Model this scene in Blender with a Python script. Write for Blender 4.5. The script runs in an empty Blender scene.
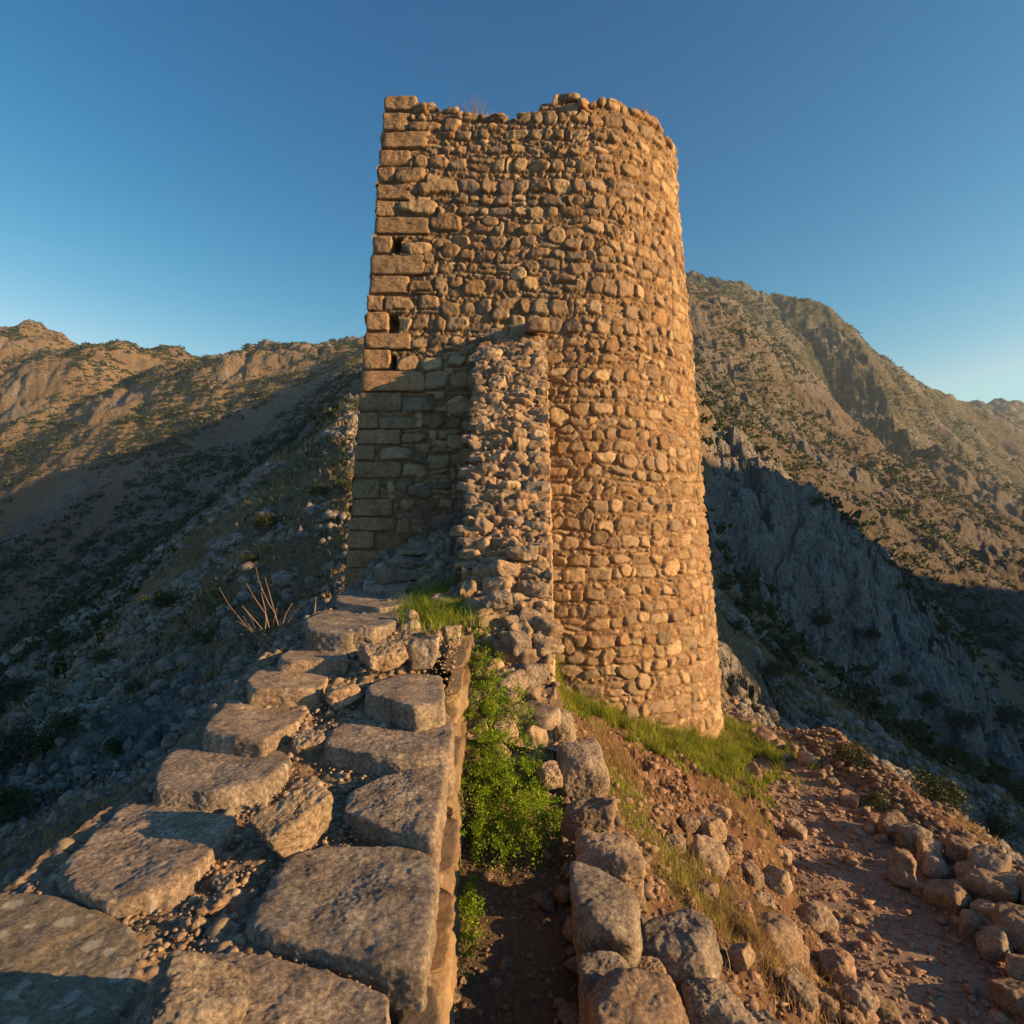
import bpy, bmesh, math, random
import numpy as np
from mathutils import Vector, Euler

# ---------------------------------------------------------------- camera, sky, sun, exposure
F = 620.0                                   # focal length in pixels of a 1024 px wide picture
scene = bpy.context.scene
col = scene.collection
cam_data = bpy.data.cameras.new('camera')
cam_data.sensor_width = 36.0
cam_data.lens = F / 1024.0 * 36.0
cam_data.clip_start = 0.05
cam_data.clip_end = 6000.0
cam = bpy.data.objects.new('camera', cam_data)
cam.rotation_euler = (math.radians(90), 0, 0)
cam.location = (0, 0, 0)
col.objects.link(cam)
scene.camera = cam

SUN_EL, SUN_BEHIND = 15.0, 14.0              # degrees above the horizon, degrees behind the +X axis
world = bpy.data.worlds.new("World")
scene.world = world
world.use_nodes = True
wn = world.node_tree
sky = wn.nodes.new('ShaderNodeTexSky')
sky.sky_type = 'NISHITA'
sky.sun_disc = False
sky.sun_elevation = math.radians(SUN_EL)
sky.sun_rotation = math.radians(90 + SUN_BEHIND)
sky.air_density = 1.0
sky.dust_density = 0.4
sky.ozone_density = 2.0
sky.altitude = 700
sepc = wn.nodes.new('ShaderNodeSeparateColor')
comb = wn.nodes.new('ShaderNodeCombineColor')
wn.links.new(sky.outputs[0], sepc.inputs[0])
for ch, (ref, g_, out_) in enumerate(((1.87, 3.4, 1.40), (2.79, 1.6, 2.65), (4.23, 1.15, 3.75))):     # deep clear evening blue
    m1 = wn.nodes.new('ShaderNodeMath'); m1.operation = 'DIVIDE'; m1.inputs[1].default_value = ref
    m2 = wn.nodes.new('ShaderNodeMath'); m2.operation = 'POWER'; m2.inputs[1].default_value = g_
    m3 = wn.nodes.new('ShaderNodeMath'); m3.operation = 'MULTIPLY'; m3.inputs[1].default_value = out_
    m4 = wn.nodes.new('ShaderNodeMath'); m4.operation = 'MINIMUM'; m4.inputs[1].default_value = out_ * 1.6
    wn.links.new(sepc.outputs[ch], m1.inputs[0]); wn.links.new(m1.outputs[0], m2.inputs[0])
    wn.links.new(m2.outputs[0], m3.inputs[0]); wn.links.new(m3.outputs[0], m4.inputs[0]); wn.links.new(m4.outputs[0], comb.inputs[ch])
wn.links.new(comb.outputs[0], wn.nodes['Background'].inputs[0])
wn.nodes['Background'].inputs[1].default_value = 0.08
e, a = math.radians(SUN_EL), math.radians(SUN_BEHIND)
to_sun = Vector((math.cos(e) * math.cos(a), -math.cos(e) * math.sin(a), math.sin(e)))
sl = bpy.data.lights.new('sun', 'SUN')
sl.energy = 5.0
sl.angle = math.radians(0.5)
sl.color = (1.0, 0.60, 0.25)
so = bpy.data.objects.new('sun', sl)
so.rotation_euler = to_sun.to_track_quat('Z', 'Y').to_euler()
so.location = (60, -20, 40)
col.objects.link(so)
scene.view_settings.view_transform = 'Standard'
scene.view_settings.look = 'None'
scene.view_settings.gamma = 1.0
scene.view_settings.exposure = 1.28
scene.cycles.max_bounces = 5
scene.cycles.diffuse_bounces = 3

# ---------------------------------------------------------------- noise
_rs = np.random.RandomState(7)
_perm = np.concatenate([_rs.permutation(256)] * 3)
_grad = _rs.normal(size=(256, 3))
_grad /= np.linalg.norm(_grad, axis=1)[:, None]
_grad = _grad.astype(np.float32)


def noise3(P):
    P = np.asarray(P, dtype=np.float64)
    I = np.floor(P).astype(np.int64)
    f = (P - I).astype(np.float32)
    I &= 255
    w = f * f * f * (f * (f * 6 - 15) + 10)
    out = 0
    for dx in (0, 1):
        wx = w[:, 0] if dx else 1 - w[:, 0]
        a_ = _perm[I[:, 0] + dx]
        for dy in (0, 1):
            wy = w[:, 1] if dy else 1 - w[:, 1]
            b_ = _perm[a_ + I[:, 1] + dy]
            for dz in (0, 1):
                wz = w[:, 2] if dz else 1 - w[:, 2]
                g = _grad[_perm[b_ + I[:, 2] + dz]]
                d = g[:, 0] * (f[:, 0] - dx) + g[:, 1] * (f[:, 1] - dy) + g[:, 2] * (f[:, 2] - dz)
                out = out + wx * wy * wz * d
    return out * 1.6


def fbm(P, octv=4, gain=0.5, lac=2.03):
    s, amp, n = 0, 1.0, 0
    P = np.asarray(P, dtype=np.float64)
    for k in range(octv):
        s = s + amp * noise3(P + 17.3 * k)
        P = P * lac
        amp *= gain
    return s


def ridged(P, octv=4, gain=0.5, lac=2.1):
    s, amp = 0, 1.0
    P = np.asarray(P, dtype=np.float64)
    for k in range(octv):
        s = s + amp * (1 - 2 * np.abs(noise3(P + 31.7 * k)))
        P = P * lac
        amp *= gain
    return s


def worley(P, seed=0):
    """distance to the nearest and second nearest feature point, and a random number of the nearest cell"""
    P = np.asarray(P, dtype=np.float64)
    I = np.floor(P).astype(np.int64)
    f1 = np.full(len(P), 9.0); f2 = np.full(len(P), 9.0); hsh = np.zeros(len(P))
    for dx in (-1, 0, 1):
        for dy in (-1, 0, 1):
            for dz in (-1, 0, 1):
                J = I + (dx, dy, dz)
                h = _perm[_perm[_perm[(J[:, 0] + seed) & 255] + (J[:, 1] & 255)] + (J[:, 2] & 255)]
                q = J + 0.5 + 0.55 * _grad[h]
                d = np.sqrt(((P - q) ** 2).sum(1))
                near_ = d < f1
                f2 = np.where(near_, f1, np.minimum(f2, d))
                hsh = np.where(near_, _perm[h + 77] / 255.0, hsh)
                f1 = np.where(near_, d, f1)
    return f1, f2, hsh


def P3(x, y, z=None, s=1.0):
    x = np.asarray(x, float).ravel() * s
    y = np.asarray(y, float).ravel() * s
    z = np.zeros_like(x) if z is None else np.asarray(z, float).ravel() * s
    return np.stack([x, y, z], 1)


def sstep(a_, b_, x):
    t = np.clip((x - a_) / (b_ - a_), 0, 1)
    return t * t * (3 - 2 * t)


# ---------------------------------------------------------------- meshes and tags
def mk(name, V, Fc, mat, parent=None, colr=None, loc=None, smooth=True, link=True):
    V = np.ascontiguousarray(V, dtype=np.float32)
    Fc = np.ascontiguousarray(Fc, dtype=np.int32)
    me = bpy.data.meshes.new(name)
    me.vertices.add(len(V))
    me.vertices.foreach_set('co', V.ravel())
    n, k = Fc.shape
    me.loops.add(n * k)
    me.loops.foreach_set('vertex_index', Fc.ravel())
    me.polygons.add(n)
    me.polygons.foreach_set('loop_start', np.arange(0, n * k, k, dtype=np.int32))
    me.polygons.foreach_set('loop_total', np.full(n, k, dtype=np.int32))
    me.update(calc_edges=True)
    me.validate()
    if smooth:
        me.polygons.foreach_set('use_smooth', np.ones(len(me.polygons), dtype=bool))
    if colr is not None:
        ca = me.color_attributes.new('Col', 'FLOAT_COLOR', 'POINT')
        c4 = np.ones((len(V), 4), dtype=np.float32)
        c4[:, :3] = colr
        ca.data.foreach_set('color', c4.ravel())
    me.materials.append(mat)
    o = bpy.data.objects.new(name, me)
    if loc is not None:
        o.location = loc
    if link:
        col.objects.link(o)
    if parent is not None:
        o.parent = parent
    return o


def tag(o, label=None, cat=None, group=None, kind=None):
    if label: o['label'] = label
    if cat: o['category'] = cat
    if group: o['group'] = group
    if kind: o['kind'] = kind
    return o


def empty(name, loc):
    o = bpy.data.objects.new(name, None)
    o.empty_display_size = 0.2
    o.location = loc
    col.objects.link(o)
    return o


def grid_faces(nv, nu, wrap=False):
    i = np.arange(nv * nu).reshape(nv, nu)
    if wrap:
        i = np.concatenate([i, i[:, :1]], 1)
    return np.stack([i[:-1, :-1].ravel(), i[:-1, 1:].ravel(), i[1:, 1:].ravel(), i[1:, :-1].ravel()], 1)


# ---------------------------------------------------------------- materials
def new_mat(name):
    m = bpy.data.materials.new(name)
    m.use_nodes = True
    nt = m.node_tree
    b = nt.nodes['Principled BSDF']
    b.inputs['Specular IOR Level'].default_value = 0.25
    return m, nt, b


def N(nt, typ, **kw):
    n = nt.nodes.new(typ)
    for k, v in kw.items():
        setattr(n, k, v)
    return n


def noise_node(nt, vec, scale, detail=6, rough=0.6):
    n = N(nt, 'ShaderNodeTexNoise')
    n.inputs['Scale'].default_value = scale
    n.inputs['Detail'].default_value = detail
    n.inputs['Roughness'].default_value = rough
    nt.links.new(vec, n.inputs['Vector'])
    return n.outputs[0]


def ramp(nt, fac, stops):
    r = N(nt, 'ShaderNodeValToRGB')
    el = r.color_ramp.elements
    while len(el) < len(stops):
        el.new(0.5)
    for e_, (p, c) in zip(el, stops):
        e_.position = p
        e_.color = tuple(c) + (1,) if len(c) == 3 else c
    nt.links.new(fac, r.inputs[0])
    return r.outputs[0]


def mixc(nt, fac, a_, b_, mode='MIX'):
    n = N(nt, 'ShaderNodeMix', data_type='RGBA', blend_type=mode)
    for sock, v in ((n.inputs[0], fac), (n.inputs[6], a_), (n.inputs[7], b_)):
        if isinstance(v, (int, float)):
            sock.default_value = v
        elif isinstance(v, tuple):
            sock.default_value = v + (1,)
        else:
            nt.links.new(v, sock)
    return n.outputs[2]


def bump(nt, b, h, dist, strength=1.0):
    n = N(nt, 'ShaderNodeBump')
    n.inputs['Distance'].default_value = dist
    n.inputs['Strength'].default_value = strength
    nt.links.new(h, n.inputs['Height'])
    nt.links.new(n.outputs[0], b.inputs['Normal'])
    return n


def g3(v):
    return (v, v, v)


def mat_attr(name, bscale=45, bdist=0.004, rough=0.92, var=(0.62, 1.3), vscale=14):
    """vertex colour (the thing's own colour) times a fine mottling"""
    m, nt, b = new_mat(name)
    at = N(nt, 'ShaderNodeAttribute', attribute_name='Col')
    geo = N(nt, 'ShaderNodeNewGeometry')
    n1 = noise_node(nt, geo.outputs['Position'], vscale, 8, 0.7)
    c = mixc(nt, 1.0, at.outputs['Color'], ramp(nt, n1, [(0.3, g3(var[0])), (0.7, g3(var[1]))]), 'MULTIPLY')
    nt.links.new(c, b.inputs['Base Color'])
    b.inputs['Roughness'].default_value = rough
    n2 = noise_node(nt, geo.outputs['Position'], bscale, 6, 0.7)
    bump(nt, b, n2, bdist)
    return m


def mat_rock(name, stops, vs=6.0, bs=30, bd=0.014, lichen=0.0, tint=0.25, lich_scale=7.0, lichcol=(0.42, 0.42, 0.38)):
    m, nt, b = new_mat(name)
    geo = N(nt, 'ShaderNodeNewGeometry')
    pos = geo.outputs['Position']
    n1 = noise_node(nt, pos, vs, 9, 0.72)
    c = ramp(nt, n1, stops)
    n1b = noise_node(nt, pos, vs * 8, 7, 0.85)
    c = mixc(nt, 1.0, c, ramp(nt, n1b, [(0.36, g3(0.45)), (0.5, g3(0.95)), (0.64, g3(1.5))]), 'MULTIPLY')
    oi = N(nt, 'ShaderNodeObjectInfo')
    c = mixc(nt, tint, c, mixc(nt, 1.0, c, ramp(nt, oi.outputs['Random'], [(0, (0.55, 0.6, 0.66)), (0.5, (1.0, 0.95, 0.9)), (1, (1.5, 1.2, 0.95))]), 'MULTIPLY'))
    if lichen > 0:
        v = N(nt, 'ShaderNodeTexVoronoi', voronoi_dimensions='2D')
        v.inputs['Scale'].default_value = lich_scale
        warp = N(nt, 'ShaderNodeVectorMath', operation='MULTIPLY_ADD')
        nn = N(nt, 'ShaderNodeTexNoise'); nn.inputs['Scale'].default_value = 22
        nt.links.new(pos, nn.inputs['Vector'])
        nt.links.new(nn.outputs[1], warp.inputs[0])
        warp.inputs[1].default_value = (0.05, 0.05, 0.05)
        nt.links.new(pos, warp.inputs[2])
        nt.links.new(warp.outputs[0], v.inputs['Vector'])
        sel = N(nt, 'ShaderNodeSeparateColor'); nt.links.new(v.outputs['Color'], sel.inputs[0])
        thr = N(nt, 'ShaderNodeMath', operation='MULTIPLY_ADD')
        nt.links.new(sel.outputs[0], thr.inputs[0]); thr.inputs[1].default_value = 0.75; thr.inputs[2].default_value = -0.75 + lichen + 0.12
        d = N(nt, 'ShaderNodeMath', operation='SUBTRACT')
        nt.links.new(thr.outputs[0], d.inputs[0]); nt.links.new(v.outputs['Distance'], d.inputs[1])
        f = N(nt, 'ShaderNodeMath', operation='MULTIPLY'); f.use_clamp = True
        nt.links.new(d.outputs[0], f.inputs[0]); f.inputs[1].default_value = 12
        ff = N(nt, 'ShaderNodeMath', operation='MULTIPLY'); nt.links.new(f.outputs[0], ff.inputs[0]); ff.inputs[1].default_value = 0.62
        c = mixc(nt, ff.outputs[0], c, lichcol)
    nt.links.new(c, b.inputs['Base Color'])
    b.inputs['Roughness'].default_value = 0.93
    n2 = noise_node(nt, pos, bs, 8, 0.75)
    bump(nt, b, n2, bd)
    return m


SL = [(0.25, (0.06, 0.050, 0.042)), (0.40, (0.165, 0.137, 0.11)), (0.56, (0.28, 0.235, 0.185)), (0.75, (0.45, 0.39, 0.31))]
M_slab = mat_rock('slab_stone', SL, lichen=0.10, lich_scale=11)
M_slab_lichen = mat_rock('slab_stone_with_lichen', [(0.2, (0.10, 0.09, 0.07)), (0.55, (0.19, 0.17, 0.13)), (0.8, (0.27, 0.24, 0.19))], lichen=0.30, lich_scale=11, lichcol=(0.40, 0.40, 0.34))
M_stone = mat_rock('weathered_stone', [(0.22, (0.12, 0.09, 0.065)), (0.45, (0.27, 0.205, 0.145)), (0.6, (0.36, 0.28, 0.2)), (0.78, (0.5, 0.42, 0.32))], lichen=0.10, lich_scale=9)
M_brown = mat_rock('brown_stone', [(0.22, (0.085, 0.062, 0.045)), (0.5, (0.21, 0.155, 0.11)), (0.78, (0.35, 0.27, 0.195))])
M_red = mat_rock('reddish_stone', [(0.22, (0.11, 0.075, 0.055)), (0.5, (0.26, 0.18, 0.13)), (0.78, (0.40, 0.30, 0.22))])
M_quoin = mat_rock('quoin_stone', [(0.22, (0.13, 0.085, 0.05)), (0.5, (0.30, 0.205, 0.12)), (0.78, (0.40, 0.29, 0.18))], vs=4, bd=0.006)
M_masonry = mat_attr('rubble_masonry', bscale=32, bdist=0.008, vscale=9)
M_fill = mat_attr('wall_fill', bscale=60, bdist=0.006, vscale=30)
M_grey = mat_rock('grey_limestone', [(0.2, (0.09, 0.086, 0.077)), (0.5, (0.23, 0.215, 0.19)), (0.8, (0.42, 0.39, 0.35))], vs=1.2, bs=9, bd=0.05)


def mat_leaf(name, c0, c1, trans=0.3, scale=9):
    m, nt, b = new_mat(name)
    geo = N(nt, 'ShaderNodeNewGeometry')
    n1 = noise_node(nt, geo.outputs['Position'], scale, 3, 0.6)
    c = ramp(nt, n1, [(0.3, c0), (0.7, c1)])
    c = mixc(nt, 1.0, c, ramp(nt, geo.outputs['Random Per Island'], [(0, g3(0.55)), (1, g3(1.45))]), 'MULTIPLY')
    nt.links.new(c, b.inputs['Base Color'])
    b.inputs['Roughness'].default_value = 0.6
    tr = N(nt, 'ShaderNodeBsdfTranslucent')
    nt.links.new(c, tr.inputs[0])
    mx = N(nt, 'ShaderNodeMixShader'); mx.inputs[0].default_value = trans
    nt.links.new(b.outputs[0], mx.inputs[1]); nt.links.new(tr.outputs[0], mx.inputs[2])
    nt.links.new(mx.outputs[0], nt.nodes['Material Output'].inputs[0])
    return m


M_herb = mat_leaf('herb_leaf', (0.13, 0.24, 0.012), (0.30, 0.42, 0.03), 0.42)
M_grass = mat_leaf('green_grass', (0.12, 0.21, 0.012), (0.32, 0.36, 0.045), 0.35, 3)
M_dry = mat_leaf('dry_grass', (0.26, 0.18, 0.08), (0.40, 0.29, 0.14), 0.3)
M_twig = mat_leaf('dry_twig', (0.20, 0.13, 0.08), (0.34, 0.24, 0.15), 0.0)
M_scrub = mat_leaf('scrub_leaf', (0.030, 0.045, 0.014), (0.065, 0.085, 0.028), 0.15, 0.6)


def mat_land(name, rock, rock2, grass, grass2, green, scale=1.0, rockbias=0.0, cracks=False):
    """bare hillside: pale rock where it is steep, dry grass and low green where it is not"""
    m, nt, b = new_mat(name)
    geo = N(nt, 'ShaderNodeNewGeometry')
    pos = geo.outputs['Position']
    at = N(nt, 'ShaderNodeAttribute', attribute_name='Col')      # red: rockiness, green: dampness plus painted shade
    sep = N(nt, 'ShaderNodeSeparateColor'); nt.links.new(at.outputs['Color'], sep.inputs[0])
    nA = noise_node(nt, pos, 0.9 * scale, 10, 0.72)
    nB = noise_node(nt, pos, 0.16 * scale, 6, 0.65)
    nC = noise_node(nt, pos, 4.0 * scale, 8, 0.75)
    rockc = mixc(nt, ramp(nt, nA, [(0.35, g3(0)), (0.65, g3(1))]), rock, rock2)
    grassc = mixc(nt, ramp(nt, nB, [(0.4, g3(0)), (0.6, g3(1))]), grass, grass2)
    gfac = N(nt, 'ShaderNodeMath', operation='MULTIPLY_ADD')
    nt.links.new(nA, gfac.inputs[0]); gfac.inputs[1].default_value = 1.6
    nt.links.new(sep.outputs[1], gfac.inputs[2])
    gh = N(nt, 'ShaderNodeMath', operation='MULTIPLY'); nt.links.new(gfac.outputs[0], gh.inputs[0]); gh.inputs[1].default_value = 0.5
    grassc = mixc(nt, ramp(nt, gh.outputs[0], [(0.50, g3(0)), (0.62, g3(1))]), grassc, green)
    rf = N(nt, 'ShaderNodeMath', operation='MULTIPLY_ADD')
    nt.links.new(nC, rf.inputs[0]); rf.inputs[1].default_value = 1.1
    nt.links.new(sep.outputs[0], rf.inputs[2])
    rf2 = N(nt, 'ShaderNodeMath', operation='MULTIPLY_ADD')
    nt.links.new(nB, rf2.inputs[0]); rf2.inputs[1].default_value = 0.9
    nt.links.new(rf.outputs[0], rf2.inputs[2])
    rh = N(nt, 'ShaderNodeMath', operation='MULTIPLY'); nt.links.new(rf2.outputs[0], rh.inputs[0]); rh.inputs[1].default_value = 0.5
    c = mixc(nt, ramp(nt, rh.outputs[0], [((1.28 - rockbias) / 2, g3(0)), ((1.44 - rockbias) / 2, g3(1))]), grassc, rockc)
    c = mixc(nt, 1.0, c, ramp(nt, nC, [(0.28, g3(0.5)), (0.7, g3(1.4))]), 'MULTIPLY')
    nt.links.new(c, b.inputs['Base Color'])
    b.inputs['Roughness'].default_value = 0.95
    n2 = noise_node(nt, pos, 2.6 * scale, 12, 0.75)
    hsum = n2
    for vs_, am_ in ((0.55, 0.9), (1.9, 0.4)):
        v = N(nt, 'ShaderNodeTexVoronoi', feature='DISTANCE_TO_EDGE')
        v.inputs['Scale'].default_value = vs_ * scale
        wv = N(nt, 'ShaderNodeVectorMath', operation='MULTIPLY_ADD')
        nn = N(nt, 'ShaderNodeTexNoise'); nn.inputs['Scale'].default_value = 1.2 * scale; nn.inputs['Detail'].default_value = 4
        nt.links.new(pos, nn.inputs['Vector']); nt.links.new(nn.outputs[1], wv.inputs[0])
        wv.inputs[1].default_value = (1.0 / scale,) * 3
        nt.links.new(pos, wv.inputs[2]); nt.links.new(wv.outputs[0], v.inputs['Vector'])
        mp = N(nt, 'ShaderNodeMapRange'); mp.inputs[1].default_value = 0.0; mp.inputs[2].default_value = 0.16; mp.inputs[4].default_value = am_
        nt.links.new(v.outputs['Distance'], mp.inputs[0])
        ad = N(nt, 'ShaderNodeMath', operation='ADD'); nt.links.new(hsum, ad.inputs[0]); nt.links.new(mp.outputs[0], ad.inputs[1])
        hsum = ad.outputs[0]
    bump(nt, b, hsum if cracks else n2, 0.5 / scale, 1.0)
    return m


# ---------------------------------------------------------------- the lie of the land
def xyz(px, row, Y):
    return ((px - 512.0) / F * Y, Y, (512.0 - row) / F * Y)


def wall_left_z(y):
    return np.interp(y, [0, 2.5, 3.5, 4.0, 4.7, 6.1, 7.2, 8.4, 10.2], [-1.62, -1.60, -1.58, -1.47, -1.34, -1.13, -1.07, -0.98, -0.62])


def wall_right_z(y):
    return np.interp(y, [5.2, 5.75, 6.05, 6.6, 7.2, 7.9, 8.7, 9.5, 10.3], [-2.1, -1.75, -1.45, -0.95, -0.25, 0.48, 1.32, 2.18, 2.98])


PX = [4.1, 3.35, 3.3, 3.45, 3.9, 4.15, 4.2]
PY = [0.0, 5.0, 6.5, 7.6, 10.0, 12.0, 20.0]


def path_inner(y): return np.interp(y, [0, 5.0, 6.5, 7.6, 9.5, 11.0, 14.5, 20], [3.2, 3.1, 3.05, 3.45, 3.95, 4.15, 4.6, 5.6])
def path_outer(y): return np.interp(y, [0, 5.0, 6.5, 8.6, 11, 14.5, 20], [5.4, 5.4, 5.45, 5.4, 5.5, 5.8, 6.4])


def near_z(x, y):
    """the ridge the tower stands on, with the mound, the path and the trough beside the wall"""
    x = np.asarray(x, float); y = np.asarray(y, float)
    pin, pout = path_inner(y), path_outer(y)
    pz = np.interp(y, [0, 5, 8, 11, 14, 20], [-4.45, -4.42, -4.42, -4.45, -4.6, -5.2])
    # mound between the trough stones and the path
    x0 = np.interp(y, [0, 5, 8, 10, 20], [0.6, 0.6, 0.7, 0.8, 0.8])
    z0 = np.interp(y, [0, 4, 6, 8, 10, 14, 20], [-2.5, -2.4, -2.35, -2.6, -3.0, -3.0, -3.2])
    t = np.clip((x - x0) / np.maximum(pin - x0, 0.1), 0, 1)
    shape = np.where(y < 8, 0.82 * t + 0.18 * sstep(0.78, 1.0, t), t)
    zm = z0 + (pz - z0) * shape
    trough = np.interp(y, [0, 3, 4.5, 5.6, 6.4, 8], [-2.66, -2.62, -2.42, -1.95, -1.75, -1.9])
    zm = np.where(x < x0, trough + (z0 - trough) * sstep(x0 - 0.25, x0, x), zm)
    # beyond the kerb the slope drops into the gorge
    out = x - pout - 0.75
    drop = np.where(out > 0, -0.72 * out, 0)
    zr = np.where(x > pin, pz + 0.10 * sstep(0, 0.8, x - pout) + np.maximum(drop, -9 + 0 * x) - 0.45 * np.maximum(out - 12.5, 0), zm)
    # left side
    xl = -(x + 2.1)
    zl = -3.7 - 0.36 * np.maximum(xl, 0) - 0.03 * np.maximum(xl - 4, 0) + 0.03 * np.minimum(y, 16)
    z = np.where(x < -2.1, zl, np.where(x < -0.5, -3.6 + (trough + 3.6) * sstep(-2.1, -0.5, x), zr))
    return z


# rings of (picture column, depth, picture row); angles beyond the frame are (degrees, distance, height)
COLS = [-400, 0, 60, 100, 190, 230, 275, 300, 350, 450, 550, 650, 690, 720, 760, 800, 850, 900, 950, 1024, 1500]
RINGS = [
 ([16,20,20,20,21,21,22,22,22,24,24,24,24,24,23,22,21,20,19,18,12], [800,755,745,735,695,665,630,610,580,560,560,600,630,665,700,735,780,815,850,900,1200]),
 ([22,27,30,33,44,50,58,65,75,60,50,45,43,42,41,40,39,38,36,34,24], [800,738,690,655,535,500,462,450,409,400,420,470,540,600,640,680,715,745,775,810,1000]),
 ([40,45,50,55,68,76,88,95,100,90,75,65,63,62,61,60,59,58,56,55,40], [790,722,680,650,565,530,490,470,430,380,380,420,490,545,585,625,665,700,735,770,900]),
 ([110,120,122,125,129,132,136,140,140,130,110,95,90,88,87,86,85,84,83,82,70], [680,650,612,585,522,490,450,430,385,340,330,350,390,430,446,480,530,585,640,730,830]),
 ([150,165,168,170,175,178,180,180,180,170,150,135,132,130,127,125,123,122,121,120,110], [672,645,608,580,518,487,448,428,380,320,310,340,400,440,465,500,545,580,615,655,720]),
 ([230,230,230,230,230,232,234,235,235,230,205,190,183,180,177,175,173,172,171,170,150], [560,542,520,505,465,448,425,412,370,350,350,360,385,405,435,468,500,530,556,588,620]),
 ([310,300,300,300,300,300,300,300,300,290,270,255,250,245,242,240,237,235,232,230,200], [470,450,435,425,410,405,393,385,362,335,325,330,350,370,400,432,465,490,510,538,560]),
 ([430,430,430,430,430,430,430,430,430,400,370,345,338,335,332,330,327,325,322,320,280], [300,322,338,350,362,355,360,358,341,305,290,280,285,293,320,362,418,462,492,528,540]),
 ([600,560,560,560,560,560,560,560,560,520,480,440,428,420,417,415,412,410,407,405,380], [340,360,370,380,385,385,385,385,370,315,300,300,305,318,345,385,440,478,500,530,530]),
 ([900,900,900,900,900,900,900,900,900,800,700,650,645,640,638,630,628,625,622,620,600], [420,420,420,420,420,420,420,420,420,350,290,272,280,287,308,325,345,370,403,445,510]),
 ([1500,1500,1500,1500,1500,1500,1500,1500,1500,1500,1500,1500,1480,1450,1420,1400,1400,1400,1400,1400,1400], [500,500,500,500,500,500,500,500,500,500,500,500,500,500,490,480,460,440,425,409,400]),
]
OFF = {  # degrees clockwise from the view axis -> distance, height for each ring
 62:  [(20,-16),(40,-20),(60,-20),(100,-14),(140,-9),(190,-6),(250,-4),(330,0),(430,0),(600,0),(1500,0)],
 76:  [(18,-15),(34,-22),(60,-22),(95,-14),(130,0),(175,22),(235,44),(320,50),(430,30),(600,10),(1500,0)],
 90:  [(18,-14),(32,-22),(60,-24),(95,-16),(130,4),(175,40),(235,74),(320,82),(430,40),(600,10),(1500,0)],
 99:  [(18,-13),(32,-20),(60,-24),(95,-18),(130,-6),(175,20),(235,52),(320,60),(430,30),(600,10),(1500,0)],
 108: [(18,-12),(32,-18),(60,-22),(95,-18),(130,-8),(175,16),(235,50),(320,56),(430,20),(600,10),(1500,0)],
 135: [(18,-9),(32,-12),(60,-18),(95,-18),(130,-12),(175,0),(235,20),(320,30),(430,10),(600,0),(1500,0)],
 180: [(18,-5),(32,-6),(60,-8),(95,-10),(130,-12),(175,-14),(235,-16),(320,-18),(430,-20),(600,-20),(1500,-20)],
 250: [(18,-9),(32,-14),(60,-22),(95,-30),(130,-34),(175,-34),(235,-20),(320,10),(430,40),(600,20),(1500,0)],
 292: [(18,-11),(30,-15),(60,-22),(110,-26),(150,-26),(230,-14),(310,10),(430,80),(600,60),(900,20),(1500,0)],
}
R_MIN, R_MAX = 1.6, 2400.0
_t1 = np.arange(-52.0, 52.001, 0.098)
_t2 = np.arange(52.5, 307.9, 1.0)
TH = np.radians(np.concatenate([_t1, _t2]))
LR = np.concatenate([np.arange(math.log(R_MIN), math.log(30), 0.0085), np.arange(math.log(30), math.log(R_MAX), 0.0058)])
NT, NR = len(TH), len(LR)


def ring_tables():
    cols_t = np.degrees(np.arctan((np.array(COLS, float) - 512) / F))
    fine_t = np.arange(-70, 300, 0.5)
    rr, zz = [], []
    for k, (Y, row) in enumerate(RINGS):
        Y = np.array(Y, float); row = np.array(row, float)
        X = (np.array(COLS, float) - 512) / F * Y
        r = np.hypot(X, Y); z = (512 - row) / F * Y
        tt = list(cols_t); r = list(r); z = list(z)
        for d in sorted(OFF):
            tt.append(d); r.append(OFF[d][k][0]); z.append(OFF[d][k][1])
        tt = [OFFM - 360 for OFFM in (292,)] + tt + [cols_t[0] + 360]
        r = [OFF[292][k][0]] + r + [r[0]]
        z = [OFF[292][k][1]] + z + [z[0]]
        o = np.argsort(tt)
        tt, r, z = np.array(tt)[o], np.array(r)[o], np.array(z)[o]
        rr.append(np.interp(fine_t, tt, r)); zz.append(np.interp(fine_t, tt, z))
    return fine_t, np.array(rr), np.array(zz)


def pchip(xk, yk, x):
    h = np.diff(xk); d = np.diff(yk) / h
    m = np.zeros_like(yk)
    w1 = 2 * h[1:] + h[:-1]; w2 = h[1:] + 2 * h[:-1]
    ok = d[:-1] * d[1:] > 0
    with np.errstate(divide='ignore', invalid='ignore'):
        mm = (w1 + w2) / (w1 / d[:-1] + w2 / d[1:])
    m[1:-1] = np.where(ok, mm, 0)
    m[0], m[-1] = d[0], d[-1]
    i = np.clip(np.searchsorted(xk, x) - 1, 0, len(h) - 1)
    t = np.clip((x - xk[i]) / h[i], 0, 1)
    return ((1 + 2 * t) * (1 - t) ** 2) * yk[i] + t * (1 - t) ** 2 * h[i] * m[i] + t * t * (3 - 2 * t) * yk[i + 1] + t * t * (t - 1) * h[i] * m[i + 1]


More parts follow.
